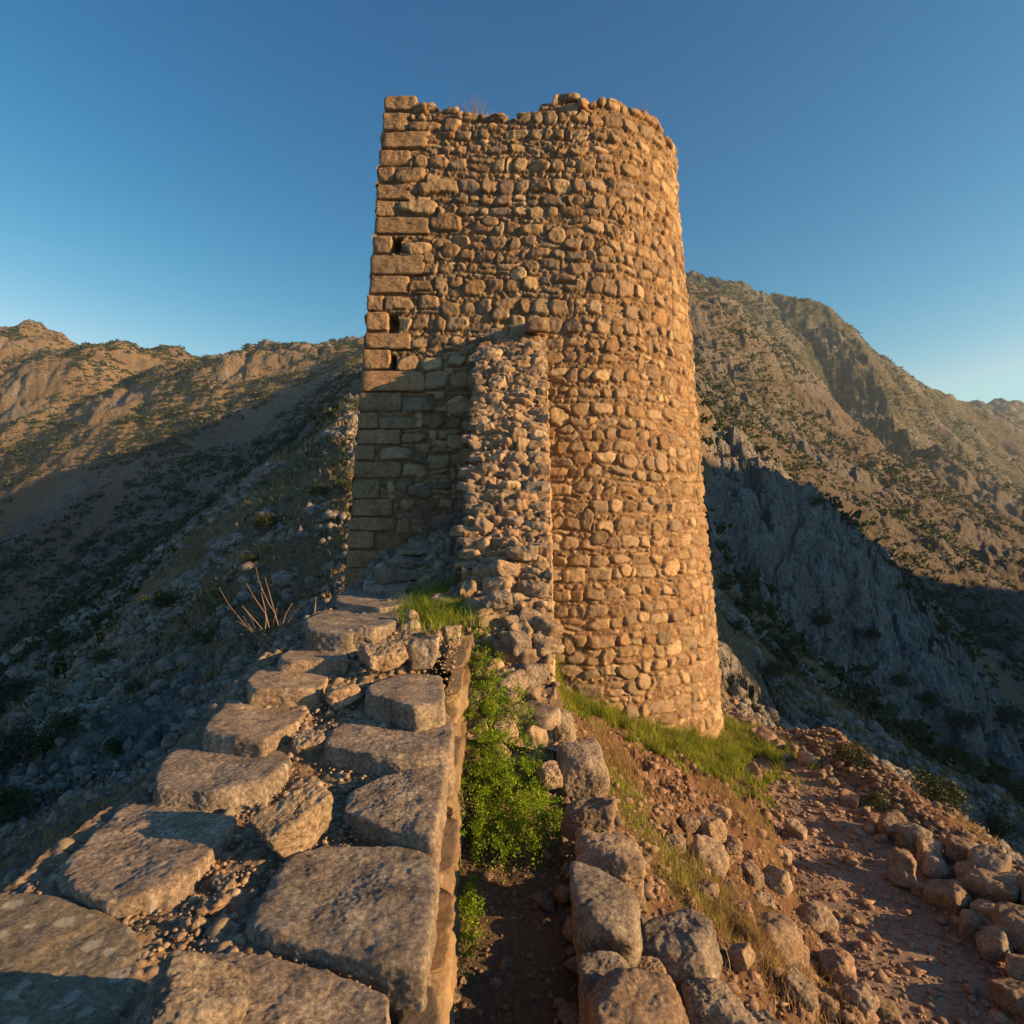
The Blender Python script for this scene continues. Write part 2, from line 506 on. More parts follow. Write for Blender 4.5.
def build_heightmap():
    ft, rr, zz = ring_tables()
    thd = np.degrees(TH)
    R = np.exp(LR)
    Z = np.zeros((NT, NR))
    for i in range(NT):
        rk = np.array([np.interp(thd[i], ft, rr[k]) for k in range(len(RINGS))])
        zk = np.array([np.interp(thd[i], ft, zz[k]) for k in range(len(RINGS))])
        rk = np.concatenate([[8.0], rk]); zk = np.concatenate([[zk[0]], zk])
        Z[i] = pchip(np.log(rk), zk, LR)
    X = np.sin(TH)[:, None] * R[None]
    Y = np.cos(TH)[:, None] * R[None]
    near = near_z(X, Y)
    rad = np.hypot(X, Y * np.where(Y < 0, 1.0, 1.0))
    w = sstep(13, 23, rad)
    Zb = near * (1 - w) + Z * w
    # relief: gullies and spurs far away, crags and ledges nearer
    r = R[None] + 0 * X
    x, y = X.ravel(), Y.ravel()
    rf = r.ravel()
    n_gully = ridged(P3(x + 0.25 * y, y * 0.7, None, 1 / 95.0), 4, 0.5)
    n_gully = -(n_gully - n_gully.mean()) * 1.1 - 0.25
    n_mid = ridged(P3(x, y, None, 1 / 26.0) + 5.1, 4, 0.55)
    n_mid -= n_mid.mean() + 0.2
    nf = fbm(P3(x, y, None, 1 / 6.0) + 9.3, 5, 0.55)
    ns = ridged(P3(x, y, None, 1 / 3.2) + 2.2, 4, 0.5) - 0.9
    nt_ = fbm(P3(x, y, None, 1 / 0.55), 4, 0.6)
    craggy_seed = fbm(P3(x, y, None, 1 / 40.0) + 3.3, 3)
    thf = (thd[:, None] + 0 * X).ravel()
    cliff = sstep(16, 20, thf) * (1 - sstep(40, 46, thf)) * sstep(50, 62, rf) * (1 - sstep(92, 118, rf))
    cliff2 = sstep(14, 18, thf) * (1 - sstep(32, 36, thf)) * sstep(215, 240, rf) * (1 - sstep(350, 380, rf))
    leftnear = (1 - sstep(-14, -8, thf)) * sstep(20, 30, rf) * (1 - sstep(100, 120, rf))
    crag = np.clip(0.35 + 1.5 * craggy_seed + 0.35 * (thf < -8) * (thf > -60) * (rf < 120), 0, 1)
    crag = np.clip(crag + cliff * 1.0 + cliff2 * 0.6, 0, 1.6)
    d = np.zeros_like(rf)
    d += n_gully * np.interp(rf, [0, 100, 200, 350, 600, 2400], [0, 0, 3.0, 6.5, 11, 20])
    d += n_mid * np.interp(rf, [0, 30, 70, 200, 600, 2400], [0, 0, 0.7, 1.1, 2.2, 5.0]) * (0.6 + 0.9 * crag)
    d += nf * np.interp(rf, [0, 9, 25, 80, 300, 2400], [0, 0.0, 0.5, 1.0, 1.6, 1.6]) * (0.5 + 0.8 * crag)
    d += ns * np.interp(rf, [0, 10, 20, 60, 400, 2400], [0, 0.0, 0.16, 0.38, 0.6, 0.6]) * (0.35 + crag)
    d += nt_ * np.interp(rf, [0, 3, 16, 60, 2400], [0.02, 0.035, 0.13, 0.25, 0.25])
    # fissured cliffs: steep vertical ribs
    rib = ridged(np.stack([x * 0.07, y * 0.06, Zb.ravel() * 0.02], 1), 2, 0.5) - 0.8
    d += cliff * rib * 0.5 + cliff2 * rib * 1.2
    # a sharp spur on the far right mountain, steep on its left side
    pxs = np.interp(rf, [400, 520, 640, 760], [985, 905, 835, 800])
    off = (np.tan(np.radians(np.clip(thf, -60, 60))) - (pxs - 512) / F) * rf * 0.85 + 14 * nf * 0.3
    spur = np.where(off < 0, np.clip(1 + off / 42, 0, 1), np.clip(1 - off / 170, 0, 1)) * (np.abs(thf) < 60)
    d += spur * 30 * sstep(380, 480, rf) * (1 - 0.65 * sstep(560, 640, rf)) * (1 - sstep(680, 800, rf))
    # broken rock: tilted blocks divided by cracks
    msk = np.clip(crag - 0.25, 0, 1) * sstep(11, 20, rf) * (1 - sstep(105, 135, rf)) * ((thf > -53) & (thf < 53) & ((x < -2.6) | (x > path_outer(y) + 1.0)))
    msk = np.maximum(msk, cliff * (thf < 53))
    ii = np.where(msk > 0.01)[0]
    zz0 = Zb.ravel()[ii]
    wx = x[ii] + 1.2 * nf[ii]; wy = y[ii] + 0.8 * ns[ii]
    for wl, am, sd_ in ((7.0, 2.0, 3), (2.6, 0.85, 11), (0.95, 0.22, 19)):
        Pw = np.stack([wx / wl, wy / wl * 0.9, (zz0 + 1.2 * nf[ii]) / wl * 1.15], 1)
        f1, f2, hs_ = worley(Pw, sd_)
        blk = (hs_ - 0.5) * 1.1 - np.clip(1 - (f2 - f1) / 0.16, 0, 1) * 0.55
        big_ = 1.0 + 0.15 * cliff[ii]
        vis = sstep(0.5, 1.5, wl / (0.006 * rf[ii]) / 3.0)
        d[ii] += msk[ii] * blk * am * big_ * vis * np.interp(rf[ii], [10, 30], [0.35, 1.0])
    # near ground roughness: keep the path smooth, the scarp lumpy
    pin, pout = path_inner(y), path_outer(y)
    onpath = ((x > pin - 0.1) & (x < pout + 0.1) & (rf < 16))
    lump = np.clip(ridged(P3(x, y, None, 1 / 0.45) + 4.4, 4, 0.6) - 0.85, -1, 1)
    scarp = ((x > 0.9) & (x < pin + 0.05) & (y > 0) & (rf < 11)).astype(float) * sstep(0.9, 1.6, x) * (1 - sstep(pin - 0.15, pin + 0.05, x))
    d += lump * 0.10 * scarp
    d = np.where(onpath, d * 0.35, d)
    Zb = Zb + d.reshape(Zb.shape)
    # rockiness, and dampness that also carries painted shade on the back mountain
    mfull = np.zeros_like(rf); mfull[ii] = msk[ii]
    rock = np.clip(0.10 + crag * 0.25 + 0.10 * ns + 0.35 * mfull, 0, 0.75)
    rock = rock * np.interp(rf, [0, 12, 25], [0, 0.7, 1])
    damp_and_shade = np.clip(-n_gully * 0.16, 0, 0.3) * sstep(60, 200, rf)
    gl = np.exp(-((rf - np.interp(thf, [-52, -20, -14], [175, 178, 185])) / 30) ** 2) * (1 - sstep(-16, -12, thf))
    damp_and_shade += 0.35 * gl
    green_band = np.exp(-((rf - 215) / 35) ** 2) * sstep(26, 34, thf) * (1 - sstep(44, 60, thf))
    damp_and_shade += 0.2 * green_band
    damp_and_shade += 0.34 * sstep(430, 520, rf) * (thf > 14) * (thf < 60)  # back mountain's shade put into the colour as darker scrub
    C = np.stack([rock, damp_and_shade, 0 * rock], 1)
    return X, Y, Zb, C, thf, rf


HX, HY, HZ, HC, HTH, HR = build_heightmap()


def ground(x, y):
    """height of the finished land under a point"""
    x = np.atleast_1d(np.asarray(x, float)); y = np.atleast_1d(np.asarray(y, float))
    r = np.maximum(np.hypot(x, y), R_MIN * 1.01)
    th = np.arctan2(x, y)
    th = np.where(th < TH[0], th + 2 * np.pi, th)
    i = np.clip(np.searchsorted(TH, th) - 1, 0, NT - 2)
    lr = np.log(r)
    j = np.clip(np.searchsorted(LR, lr) - 1, 0, NR - 2)
    ti = np.clip((th - TH[i]) / (TH[i + 1] - TH[i]), 0, 1); tj = np.clip((lr - LR[j]) / (LR[j + 1] - LR[j]), 0, 1)
    return HZ[i, j] * (1 - ti) * (1 - tj) + HZ[i + 1, j] * ti * (1 - tj) + HZ[i, j + 1] * (1 - ti) * tj + HZ[i + 1, j + 1] * ti * tj


def hit(px, row, ymin=2.0, ymax=900):
    """where the sight line through a picture point meets the land"""
    Y = np.exp(np.arange(math.log(ymin), math.log(ymax), 0.004))
    X = (px - 512) / F * Y; Z = (512 - row) / F * Y
    below = ground(X, Y) > Z
    k = int(np.argmax(below)) if below.any() else len(Y) - 1
    return Vector((X[k], Y[k], float(ground(X[k], Y[k])[0])))


M_ground = mat_land('reddish_earth', (0.24, 0.165, 0.11), (0.33, 0.24, 0.165), (0.21, 0.115, 0.065), (0.27, 0.17, 0.10), (0.13, 0.14, 0.04), scale=6.0)
M_path = mat_land('path_dirt', (0.30, 0.24, 0.195), (0.40, 0.325, 0.265), (0.28, 0.20, 0.155), (0.35, 0.255, 0.20), (0.28, 0.22, 0.17), scale=7.0)
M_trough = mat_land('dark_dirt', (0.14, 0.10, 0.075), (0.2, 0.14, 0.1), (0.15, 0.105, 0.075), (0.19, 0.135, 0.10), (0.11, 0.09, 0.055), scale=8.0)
M_hill = mat_land('hillside_rock_and_grass', (0.20, 0.19, 0.17), (0.40, 0.375, 0.335), (0.25, 0.18, 0.10), (0.33, 0.245, 0.135), (0.07, 0.095, 0.03), scale=1.0, cracks=True)
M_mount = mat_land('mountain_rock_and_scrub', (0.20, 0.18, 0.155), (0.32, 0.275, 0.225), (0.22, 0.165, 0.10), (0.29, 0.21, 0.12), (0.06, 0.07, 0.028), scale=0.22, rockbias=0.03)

M_mount_r = mat_land('mountain_rock_and_dark_scrub_with_shade', (0.145, 0.135, 0.12), (0.235, 0.21, 0.18), (0.15, 0.125, 0.085), (0.19, 0.15, 0.10), (0.05, 0.06, 0.028), scale=0.22, rockbias=0.03)  # darker copy of the mountain land: scrub, plus weak sunlight put into colour


def build_land():
    nv = NT * NR
    V = np.stack([HX.ravel(), HY.ravel(), HZ.ravel()], 1)
    idx = np.arange(nv).reshape(NT, NR)
    idx = np.concatenate([idx, idx[:1]], 0)
    fq = np.stack([idx[:-1, :-1].ravel(), idx[1:, :-1].ravel(), idx[1:, 1:].ravel(), idx[:-1, 1:].ravel()], 1)
    fq = fq[:, ::-1]
    cx, cy = V[fq[:, 0], 0], V[fq[:, 0], 1]
    r = np.hypot(cx, cy)
    th = np.degrees(np.arctan2(cx, cy))
    jit = 0.07 * noise3(P3(cx, cy, None, 2.2))
    near = r < 15
    path = (r < 17) & (cx > path_inner(cy) + jit) & (cx < path_outer(cy) + jit) & (cy > -4)
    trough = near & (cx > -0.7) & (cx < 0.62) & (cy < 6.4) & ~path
    left = (th < 9)
    m_far = r > np.where(left, 112, 150)
    sel = {
        'path': path,
        'trough_dirt': trough,
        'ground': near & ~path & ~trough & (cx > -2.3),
    }
    rest = ~(sel['path'] | sel['trough_dirt'] | sel['ground'])
    sel['left_hillside'] = rest & ~m_far & left
    sel['right_hillside'] = rest & ~m_far & ~left
    sel['left_mountain'] = rest & m_far & left
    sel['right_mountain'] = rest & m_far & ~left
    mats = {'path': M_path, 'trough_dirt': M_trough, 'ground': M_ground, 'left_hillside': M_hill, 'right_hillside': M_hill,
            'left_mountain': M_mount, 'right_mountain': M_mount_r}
    for nm, s in sel.items():
        ff = fq[s]
        u, inv = np.unique(ff.ravel(), return_inverse=True)
        o = mk(nm, V[u], inv.reshape(-1, 4), mats[nm], None, HC[u])
        tag(o, {'path': 'reddish dirt footpath curving round the foot of the tower',
                'trough_dirt': 'dark dirt floor of the trough between wall and stone row',
                'ground': 'reddish stony earth of the mound beside the tower',
                'left_hillside': 'shaded rocky hillside falling away left of the wall',
                'right_hillside': 'shaded grey gorge slopes and crags right of the tower',
                'left_mountain': 'sunlit mountain across the valley on the left',
                'right_mountain': 'high mountain flank with folded ridges on the right'}[nm], nm.replace('_', ' '), None, 'structure')


build_land()

# ---------------------------------------------------------------- masonry relief
STONE_COLS = [(0.33, 0.235, 0.14), (0.30, 0.215, 0.135), (0.37, 0.265, 0.155), (0.26, 0.19, 0.125), (0.31, 0.20, 0.11), (0.40, 0.30, 0.185),
              (0.23, 0.175, 0.125), (0.35, 0.25, 0.15), (0.29, 0.21, 0.14), (0.34, 0.25, 0.16), (0.29, 0.185, 0.11)]


def masonry(W, Ht, du, dv, seed, hr=(0.2, 0.33), wr=(0.2, 0.48), thin=0.55, gap=0.018, depth=0.07, pin=70, reserve=(), big=(), holes=(), warp=0.075, tone=1.0, odd=2.4, oddmin=0.0, grain=0.0, dome_=0.16, edge_=0.022, mort=-0.02, thinr=(0.05, 0.1)):
    rs = np.random.RandomState(seed)
    nu, nv = int(W / du) + 1, int(Ht / dv) + 1
    us, vs = np.linspace(0, W, nu), np.linspace(0, Ht, nv)
    U, V = np.meshgrid(us, vs)
    sd = seed * 3.7
    UW = U + warp * fbm(P3(U, V, None, 1.3) + sd, 3).reshape(U.shape) + 0.012 * fbm(P3(U, V, None, 11) + sd, 2).reshape(U.shape)
    VW = V + warp * fbm(P3(U, V, None, 1.1) + sd + 40, 3).reshape(U.shape) + 0.012 * fbm(P3(U, V, None, 11) + sd + 9, 2).reshape(U.shape)
    rough = fbm(P3(U, V, None, 16) + sd, 5, 0.65).reshape(U.shape)
    fine = fbm(P3(U, V, None, 9) + sd + 5, 5, 0.62).reshape(U.shape)
    H = mort + 0.018 * rough
    C = np.zeros(U.shape + (3,)) + np.array((0.20, 0.13, 0.075)) * tone
    C *= (1 + 0.25 * rough)[..., None]
    RES = np.full(U.shape, 9.0)
    for (a0, a1, b0, b1) in list(reserve):
        d = np.maximum(np.maximum(a0 - U, U - a1), np.maximum(b0 - V, V - b1))
        RES = np.minimum(RES, d)

    def stamp(cx, cy, hx, hy, dep, k=5, base=-0.03, respect=True, colr=None, rot=None, moat=False):
        m = 0.09
        i0, i1 = np.searchsorted(us, cx - hx - m), np.searchsorted(us, cx + hx + m)
        j0, j1 = np.searchsorted(vs, cy - hy - m), np.searchsorted(vs, cy + hy + m)
        if i1 - i0 < 2 or j1 - j0 < 2:
            return
        s = (slice(j0, j1), slice(i0, i1))
        x = UW[s] - cx; y = VW[s] - cy
        a_ = rs.normal(0, 0.06) if rot is None else rot
        x, y = x * math.cos(a_) + y * math.sin(a_), -x * math.sin(a_) + y * math.cos(a_)
        xn, yn = x / hx, y / hy
        g = np.abs(xn) ** k + np.abs(yn) ** k
        for q in range(4):                           # four cut corners of different size
            an = math.pi / 4 + q * math.pi / 2 + rs.normal(0, 0.22)
            of = rs.uniform(0.86, 1.42)
            g += np.maximum((xn * math.cos(an) + yn * math.sin(an)) / of, 0) ** (k * 1.6)
        g = g ** (1.0 / k)
        if moat:
            mz = (g < 1.2) & (RES[s] > 0.05)
            H[s] = np.where(mz, np.minimum(H[s], -0.03 + 0.015 * rough[s]), H[s])
            C[s] = np.where(mz[..., None], np.array((0.19, 0.125, 0.072)) * tone, C[s])
        edge = edge_ / min(hx, hy)
        t = np.clip((1 - g) / min(edge * 1.3, 0.8), 0, 1)
        if respect:
            t = np.minimum(t, np.clip((RES[s] - 0.012) / 0.03, 0, 1))
        prof = np.sqrt(1 - (1 - t) ** 2)
        dome = 1 - 2 * dome_ * np.minimum(xn ** 2 + yn ** 2, 1.5)
        hh = base + dep * prof * (0.72 + 0.28 * dome) + prof * (rs.normal(0, 0.03) * xn + rs.normal(0, 0.03) * yn) * 0.6 + prof * (fine[s] * 0.011 + rough[s] * grain)
        upd = (t > 0) & (hh > H[s])
        H[s] = np.where(upd, hh, H[s])
        if colr is None:
            c = np.array(STONE_COLS[rs.randint(len(STONE_COLS))]) * rs.uniform(0.72, 1.15) * tone
        else:
            c = np.array(colr)
        cc = c[None, None] * (1 + 0.12 * fine[s])[..., None]
        C[s] = np.where(upd[..., None], cc, C[s])

    for (cx, cy, hx, hy, dep) in big:
        stamp(cx, cy, hx, hy, dep, k=8, respect=True, rot=0.0)
        d = np.maximum(np.maximum(cx - hx - U, U - cx - hx), np.maximum(cy - hy - V, V - cy - hy))
        RES = np.minimum(RES, d)
    v0 = -0.1
    while v0 < Ht + 0.1:
        h = rs.uniform(*hr)
        u0 = -rs.uniform(0, 0.4)
        while u0 < W + 0.1:
            w = rs.uniform(*wr)
            r_ = rs.rand()
            if r_ < 0.16:
                f = rs.uniform(0.35, 0.65)
                stamp(u0 + w / 2, v0 + h * f / 2, w / 2 - gap, h * f / 2 - gap * 0.6, rs.uniform(0.5, 0.9) * depth)
                stamp(u0 + w / 2, v0 + h * (1 + f) / 2, w / 2 - gap, h * (1 - f) / 2 - gap * 0.6, rs.uniform(0.5, 0.9) * depth)
            elif r_ < 0.22:
                w = max(w * 0.5, 0.11)
                stamp(u0 + w / 2, v0 + h / 2, w / 2 - gap * 0.8, h / 2 - gap, rs.uniform(0.5, 0.8) * depth)
            else:
                sy = rs.uniform(0.78, 1.0)
                k = rs.choice([4.0, 6.0, 9.0, 9.0])
                stamp(u0 + w / 2, v0 + h / 2 + rs.normal(0, 0.012), w / 2 - gap, h / 2 * sy - gap * 0.7, rs.uniform(0.75, 1.25) * depth, k=k)
            u0 += w
        v0 += h
        if rs.rand() < thin:
            h2 = rs.uniform(*thinr)
            u0 = -rs.uniform(0, 0.2)
            while u0 < W:
                w = rs.uniform(0.07, 0.26)
                if rs.rand() < 0.8:
                    stamp(u0 + w / 2, v0 + h2 / 2, w / 2 - 0.006, h2 / 2 - 0.004, rs.uniform(0.35, 0.75) * depth, k=4)
                u0 += w
            v0 += h2
    for _ in range(int(W * Ht * odd)):
        cx, cy = rs.uniform(0, W), rs.uniform(0, Ht)
        j, i = min(nv - 1, int(cy / dv)), min(nu - 1, int(cx / du))
        if RES[j, i] < 0.3 or (cx < oddmin and rs.rand() < 0.75): continue
        if rs.rand() < 0.6:
            stamp(cx, cy, rs.uniform(0.10, 0.19), rs.uniform(0.10, 0.17), depth * rs.uniform(0.9, 1.2), k=rs.choice([3.0, 4.0, 6.0]), rot=rs.normal(0, 0.25), moat=True)
        else:
            stamp(cx, cy, rs.uniform(0.12, 0.24), rs.uniform(0.06, 0.10), depth * rs.uniform(0.8, 1.1), k=rs.choice([3.0, 5.0]), rot=rs.normal(0, 0.10), moat=True)
    for _ in range(int(W * Ht * pin)):
        cx, cy = rs.uniform(0, W), rs.uniform(0, Ht)
        j, i = min(nv - 1, int(cy / dv)), min(nu - 1, int(cx / du))
        if H[j, i] > -0.012:
            continue
        stamp(cx, cy, rs.uniform(0.018, 0.05), rs.uniform(0.014, 0.03), depth * rs.uniform(0.25, 0.55), k=3, rot=rs.normal(0, 0.4))
    for (a0, a1, b0, b1) in holes:
        d = np.maximum(np.maximum(a0 - UW, UW - a1), np.maximum(b0 - VW, VW - b1))
        H = np.where(d < 0, np.minimum(H, -0.42 * np.clip(-d / 0.02, 0, 1)), H)
    return us, vs, H, C


# ---------------------------------------------------------------- the tower
BAT = 0.080                                   # inward lean of every face, metres per metre
CX, CY, RAD = 0.9, 13.0, 3.0
XL0 = -2.60
BATL = 0.062
Z0T, Z1T = -5.2, 7.25
tower = empty('ruined_tower', (0.6, 12.6, -4.6))
tag(tower, 'tall ruined rubble stone tower with rounded right side and broken top', 'tower')
T_ORG = Vector((0.6, 12.6, -4.6))

# crest height by position along the face (picture column, picture row on the front rim)
CREST = [(372, 97), (417, 97), (419, 107), (432, 103), (440, 110), (455, 107), (462, 113), (476, 112), (490, 118), (503, 114), (509, 121), (520, 120), (523, 112), (537, 110), (541, 104),
         (552, 103), (555, 94), (573, 93), (577, 103), (590, 105), (596, 99), (612, 98), (622, 103), (640, 111), (650, 116), (656, 116), (660, 128), (672, 146)]


def tower_pos(s, z):
    """s metres along the outside from the left front corner, at height z"""
    s, z = np.broadcast_arrays(np.asarray(s, float), np.asarray(z, float))
    Lf = CX - XL0
    r = RAD - BAT * z
    xl = XL0 + BATL * z
    flat = s < Lf
    ang = (s - Lf) / RAD - math.pi / 2
    x = np.where(flat, xl + s / Lf * (CX - xl), CX + r * np.cos(ang))
    y = np.where(flat, CY - r, CY + r * np.sin(ang))
    nx = np.where(flat, 0.0, np.cos(ang)); ny = np.where(flat, -1.0, np.sin(ang))
    return x, y, nx, ny


def crest_z(x, y):
    px = 512 + x / y * F
    row = np.interp(px, [c[0] for c in CREST], [c[1] for c in CREST])
    yy = np.minimum(y, 12.3)
    return (512 - row) / F * yy


def build_tower():
    Lf = CX - XL0
    W = Lf + RAD * math.radians(150)
    du = dv = 0.0165
    # quoins from the photograph: top row, bottom row, width in pixels
    Q = [(97, 112, 33), (113, 132, 26), (133, 150, 49), (151, 167, 33), (168, 184, 17), (185, 201, 34), (202, 218, 20), (218, 235, 57), (236, 255, 20), (256, 276, 55), (277, 295, 41),
         (296, 312, 17), (313, 333, 23), (334, 350, 47), (351, 371, 28), (372, 393, 65), (394, 413, 43), (414, 430, 20), (431, 446, 45), (447, 462, 20), (463, 480, 49), (481, 500, 28),
         (501, 518, 43), (519, 532, 47), (533, 551, 27), (552, 569, 38), (570, 588, 44), (589, 607, 26), (608, 626, 46), (627, 645, 28), (646, 664, 46), (665, 683, 28), (684, 702, 46), (703, 721, 28), (722, 740, 46)]
    res, quo = [], []
    for (r0, r1, w) in Q:
        # front face depth at this height
        zt = 0.0
        for _ in range(5):
            Yf = CY - RAD + BAT * zt
            zt = (512 - (r0 + r1) / 2) / F * Yf
        Yf = CY - RAD + BAT * zt
        z1 = (512 - r0) / F * Yf; z0 = (512 - r1) / F * Yf
        wm = w / F * Yf
        quo.append((z0 + 0.006, z1 - 0.006, wm))
        res.append((-1, wm, z0 - Z0T, z1 - Z0T))

    def uvp(px, row):
        zt = 0.0
        for _ in range(5):
            Yf = CY - RAD + BAT * zt
            zt = (512 - row) / F * Yf
        Yf = CY - RAD + BAT * zt
        return (px - 512) / F * Yf - (XL0 + BATL * zt), zt - Z0T
    big = []
    for (a0, a1, b0, b1) in [(411, 452, 120, 131), (399, 431, 169, 183), (422, 467, 180, 197), (400, 443, 199, 217), (433, 471, 214, 232), (406, 436, 240, 253), (438, 464, 115, 132),
                             (381, 416, 296, 310), (421, 440, 294, 310), (408, 438, 279, 291), (437, 450, 276, 290), (398, 422, 352, 373), (423, 450, 372, 391), (398, 436, 395, 411), (380, 415, 415, 430),
                             (378, 415, 447, 462), (377, 410, 533, 551), (452, 475, 375, 392), (451, 470, 355, 368), (424, 446, 356, 372), (450, 476, 395, 412), (425, 449, 412, 430), (400, 430, 432, 444),
                             (449, 466, 434, 448), (432, 452, 453, 467), (516, 543, 331, 345), (498, 520, 310, 324), (403, 427, 463, 478), (408, 432, 486, 500),(565, 590, 276, 285)]:
        u0, v1 = uvp(a0, b0); u1, v0 = uvp(a1, b1)
        big.append(((u0 + u1) / 2, (v0 + v1) / 2, (u1 - u0) / 2 - 0.012, (v1 - v0) / 2 - 0.01, 0.075))
    hs = []
    for (a0, a1, b0, b1) in [(389, 404, 237, 251), (384, 397, 313, 331), (389, 396, 352, 369)]:
        u0, v1 = uvp(a0, b0); u1, v0 = uvp(a1, b1)
        hs.append((u0, u1, v0, v1))
    us, vs, H, C = masonry(W, Z1T - Z0T, du, dv, 11, hr=(0.16, 0.30), wr=(0.17, 0.46), reserve=res, big=big, holes=hs, depth=0.052, thin=0.55, pin=130, gap=0.009, oddmin=2.6, odd=1.3, mort=-0.026)
    U, Z = np.meshgrid(us, vs + Z0T)
    # quoin zone: set back behind the blocks
    for (a0, a1, b0, b1) in res:
        m = (U < a1) & (U > -0.1) & (Z - Z0T > b0 - 0.01) & (Z - Z0T < b1 + 0.01)
        H = np.where(m, -0.035, H)
    x, y, nx, ny = tower_pos(U, Z)
    cz = crest_z(x, y) + 0.05 * fbm(P3(U, Z * 0, None, 3.5), 3).reshape(U.shape)
    bulge = 0.035 * fbm(P3(U, Z, None, 0.45) + 8, 2).reshape(U.shape)
    fade = np.clip(U / 0.6, 0, 1)
    Ht = H + bulge * fade
    # above the crest the skin folds over and runs back into the thickness of the wall
    over = np.maximum(Z - cz, 0)
    zz = np.minimum(Z, cz + 0.05 * H * 10 * (over > 0) * 0.3)
    back = np.minimum(over * 1.1, 1.2)
    wob = 0.10 * fbm(P3(x, y, Z, 4.5) + 3, 3).reshape(U.shape) * np.clip(over * 3, 0, 1)
    zz = zz - 0.25 * back ** 1.5 + wob
    X = x + nx * (Ht - back); Y = y + ny * (Ht - back)
    V = np.stack([X.ravel(), Y.ravel(), zz.ravel()], 1) - np.array(T_ORG)
    C = C.copy()
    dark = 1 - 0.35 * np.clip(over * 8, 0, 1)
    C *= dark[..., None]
    mk('masonry', V, grid_faces(*U.shape), M_masonry, tower, C.reshape(-1, 3))
    # back and left side, coarser, the same courses
    r0 = RAD
    per = [(XL0, CY - RAD), (XL0, CY + 2.6)]
    us2, vs2, H2, C2 = masonry(5.55, Z1T - Z0T, 0.035, 0.035, 12, depth=0.08, pin=10)
    U2, Z2 = np.meshgrid(us2, vs2 + Z0T)
    top2 = np.interp(U2, [0, 1.2, 2.5, 5.5], [6.2, 6.3, 6.6, 6.75]) + 0.12 * fbm(P3(U2, U2 * 0, None, 2.5), 3).reshape(U2.shape)
    zc = np.minimum(Z2, top2)
    inn = np.minimum(np.maximum(Z2 - top2, 0) * 1.2, 0.9)
    X2 = XL0 + BATL * zc - H2 + inn + 0.02
    Y2 = (CY + 2.6) - U2 * (2.6 + RAD - BAT * zc) / 5.55
    V2 = np.stack([X2.ravel(), Y2.ravel(), zc.ravel()], 1) - np.array(T_ORG)
    mk('masonry', V2, grid_faces(*U2.shape), M_masonry, tower, C2.reshape(-1, 3))
    us3, vs3, H3, C3 = masonry(6.6, Z1T - Z0T, 0.05, 0.05, 13, depth=0.08, pin=0)
    U3, Z3 = np.meshgrid(us3, vs3 + Z0T)
    top3 = 6.3 + 0.3 * fbm(P3(U3, U3 * 0, None, 0.9), 3).reshape(U3.shape)
    zc3 = np.minimum(Z3, top3)
    # the back: from the end of the round side to the back left corner
    rb = RAD - BAT * zc3
    a_end = math.radians(150) - math.pi / 2
    xa = CX + rb * math.cos(a_end); ya = CY + rb * math.sin(a_end)
    xb = XL0 + BATL * zc3; yb = CY + 2.6
    t = U3 / 6.6
    X3 = xa + (xb - xa) * t; Y3 = ya + (yb - ya) * t + 0.9 * np.sin(t * math.pi) + H3 - np.minimum(np.maximum(Z3 - top3, 0), 0.8)
    V3 = np.stack([X3.ravel(), Y3.ravel(), zc3.ravel()], 1) - np.array(T_ORG)
    mk('masonry', V3, grid_faces(*U3.shape), M_masonry, tower, C3.reshape(-1, 3))
    # floor of the broken top
    n = 60
    gx, gy = np.meshgrid(np.linspace(-2.3, 3.1, n), np.linspace(10.75, 15.4, n))
    gz = 5.75 + 0.5 * fbm(P3(gx, gy, None, 0.8), 4).reshape(gx.shape)
    V4 = np.stack([gx.ravel(), gy.ravel(), gz.ravel()], 1)
    rr = np.hypot(np.maximum(V4[:, 0] - CX, 0), V4[:, 1] - CY)
    f4 = grid_faces(n, n)
    keep = (rr[f4].max(1) < 2.45)
    u4, inv = np.unique(f4[keep].ravel(), return_inverse=True)
    mk('rubble_fill', V4[u4] - np.array(T_ORG), inv.reshape(-1, 4), M_fill, tower, np.zeros((len(u4), 3)) + (0.2, 0.14, 0.09))
    return quo


# ---------------------------------------------------------------- rocks and blocks
_ico = {}


def ico(sub):
    if sub not in _ico:
        bm = bmesh.new()
        bmesh.ops.create_icosphere(bm, subdivisions=sub, radius=1.0)
        bm.verts.ensure_lookup_table()
        V = np.array([v.co[:] for v in bm.verts]); Fc = np.array([[v.index for v in f.verts] for f in bm.faces])
        bm.free()
        V /= np.linalg.norm(V, axis=1)[:, None]
        _ico[sub] = (V, Fc)
    return _ico[sub]


def vnormals(V, Fc):
    n = np.cross(V[Fc[:, 1]] - V[Fc[:, 0]], V[Fc[:, 2]] - V[Fc[:, 0]])
    out = np.zeros_like(V)
    for k in range(3):
        np.add.at(out, Fc[:, k], n)
    return out / np.maximum(np.linalg.norm(out, axis=1), 1e-12)[:, None]


def poly_shape(dims, planes, p=12, sub=5):
    D, Fc = ico(sub)
    # push the samples outwards in proportion so a flat slab keeps enough faces on its rim
    q = D * np.array(dims)
    s = 0
    for n, o in planes:
        s = s + np.maximum(q @ np.array(n) / o, 0) ** p
    return q / (s ** (1.0 / p))[:, None], Fc


def roughen(V, Fc, size, seed, amps):
    Nn = vnormals(V, Fc)
    d = np.zeros(len(V))
    for wl, am in amps:
        d += am * fbm(V / wl + seed * 7.13, 3, 0.55)
    return V + Nn * d[:, None]


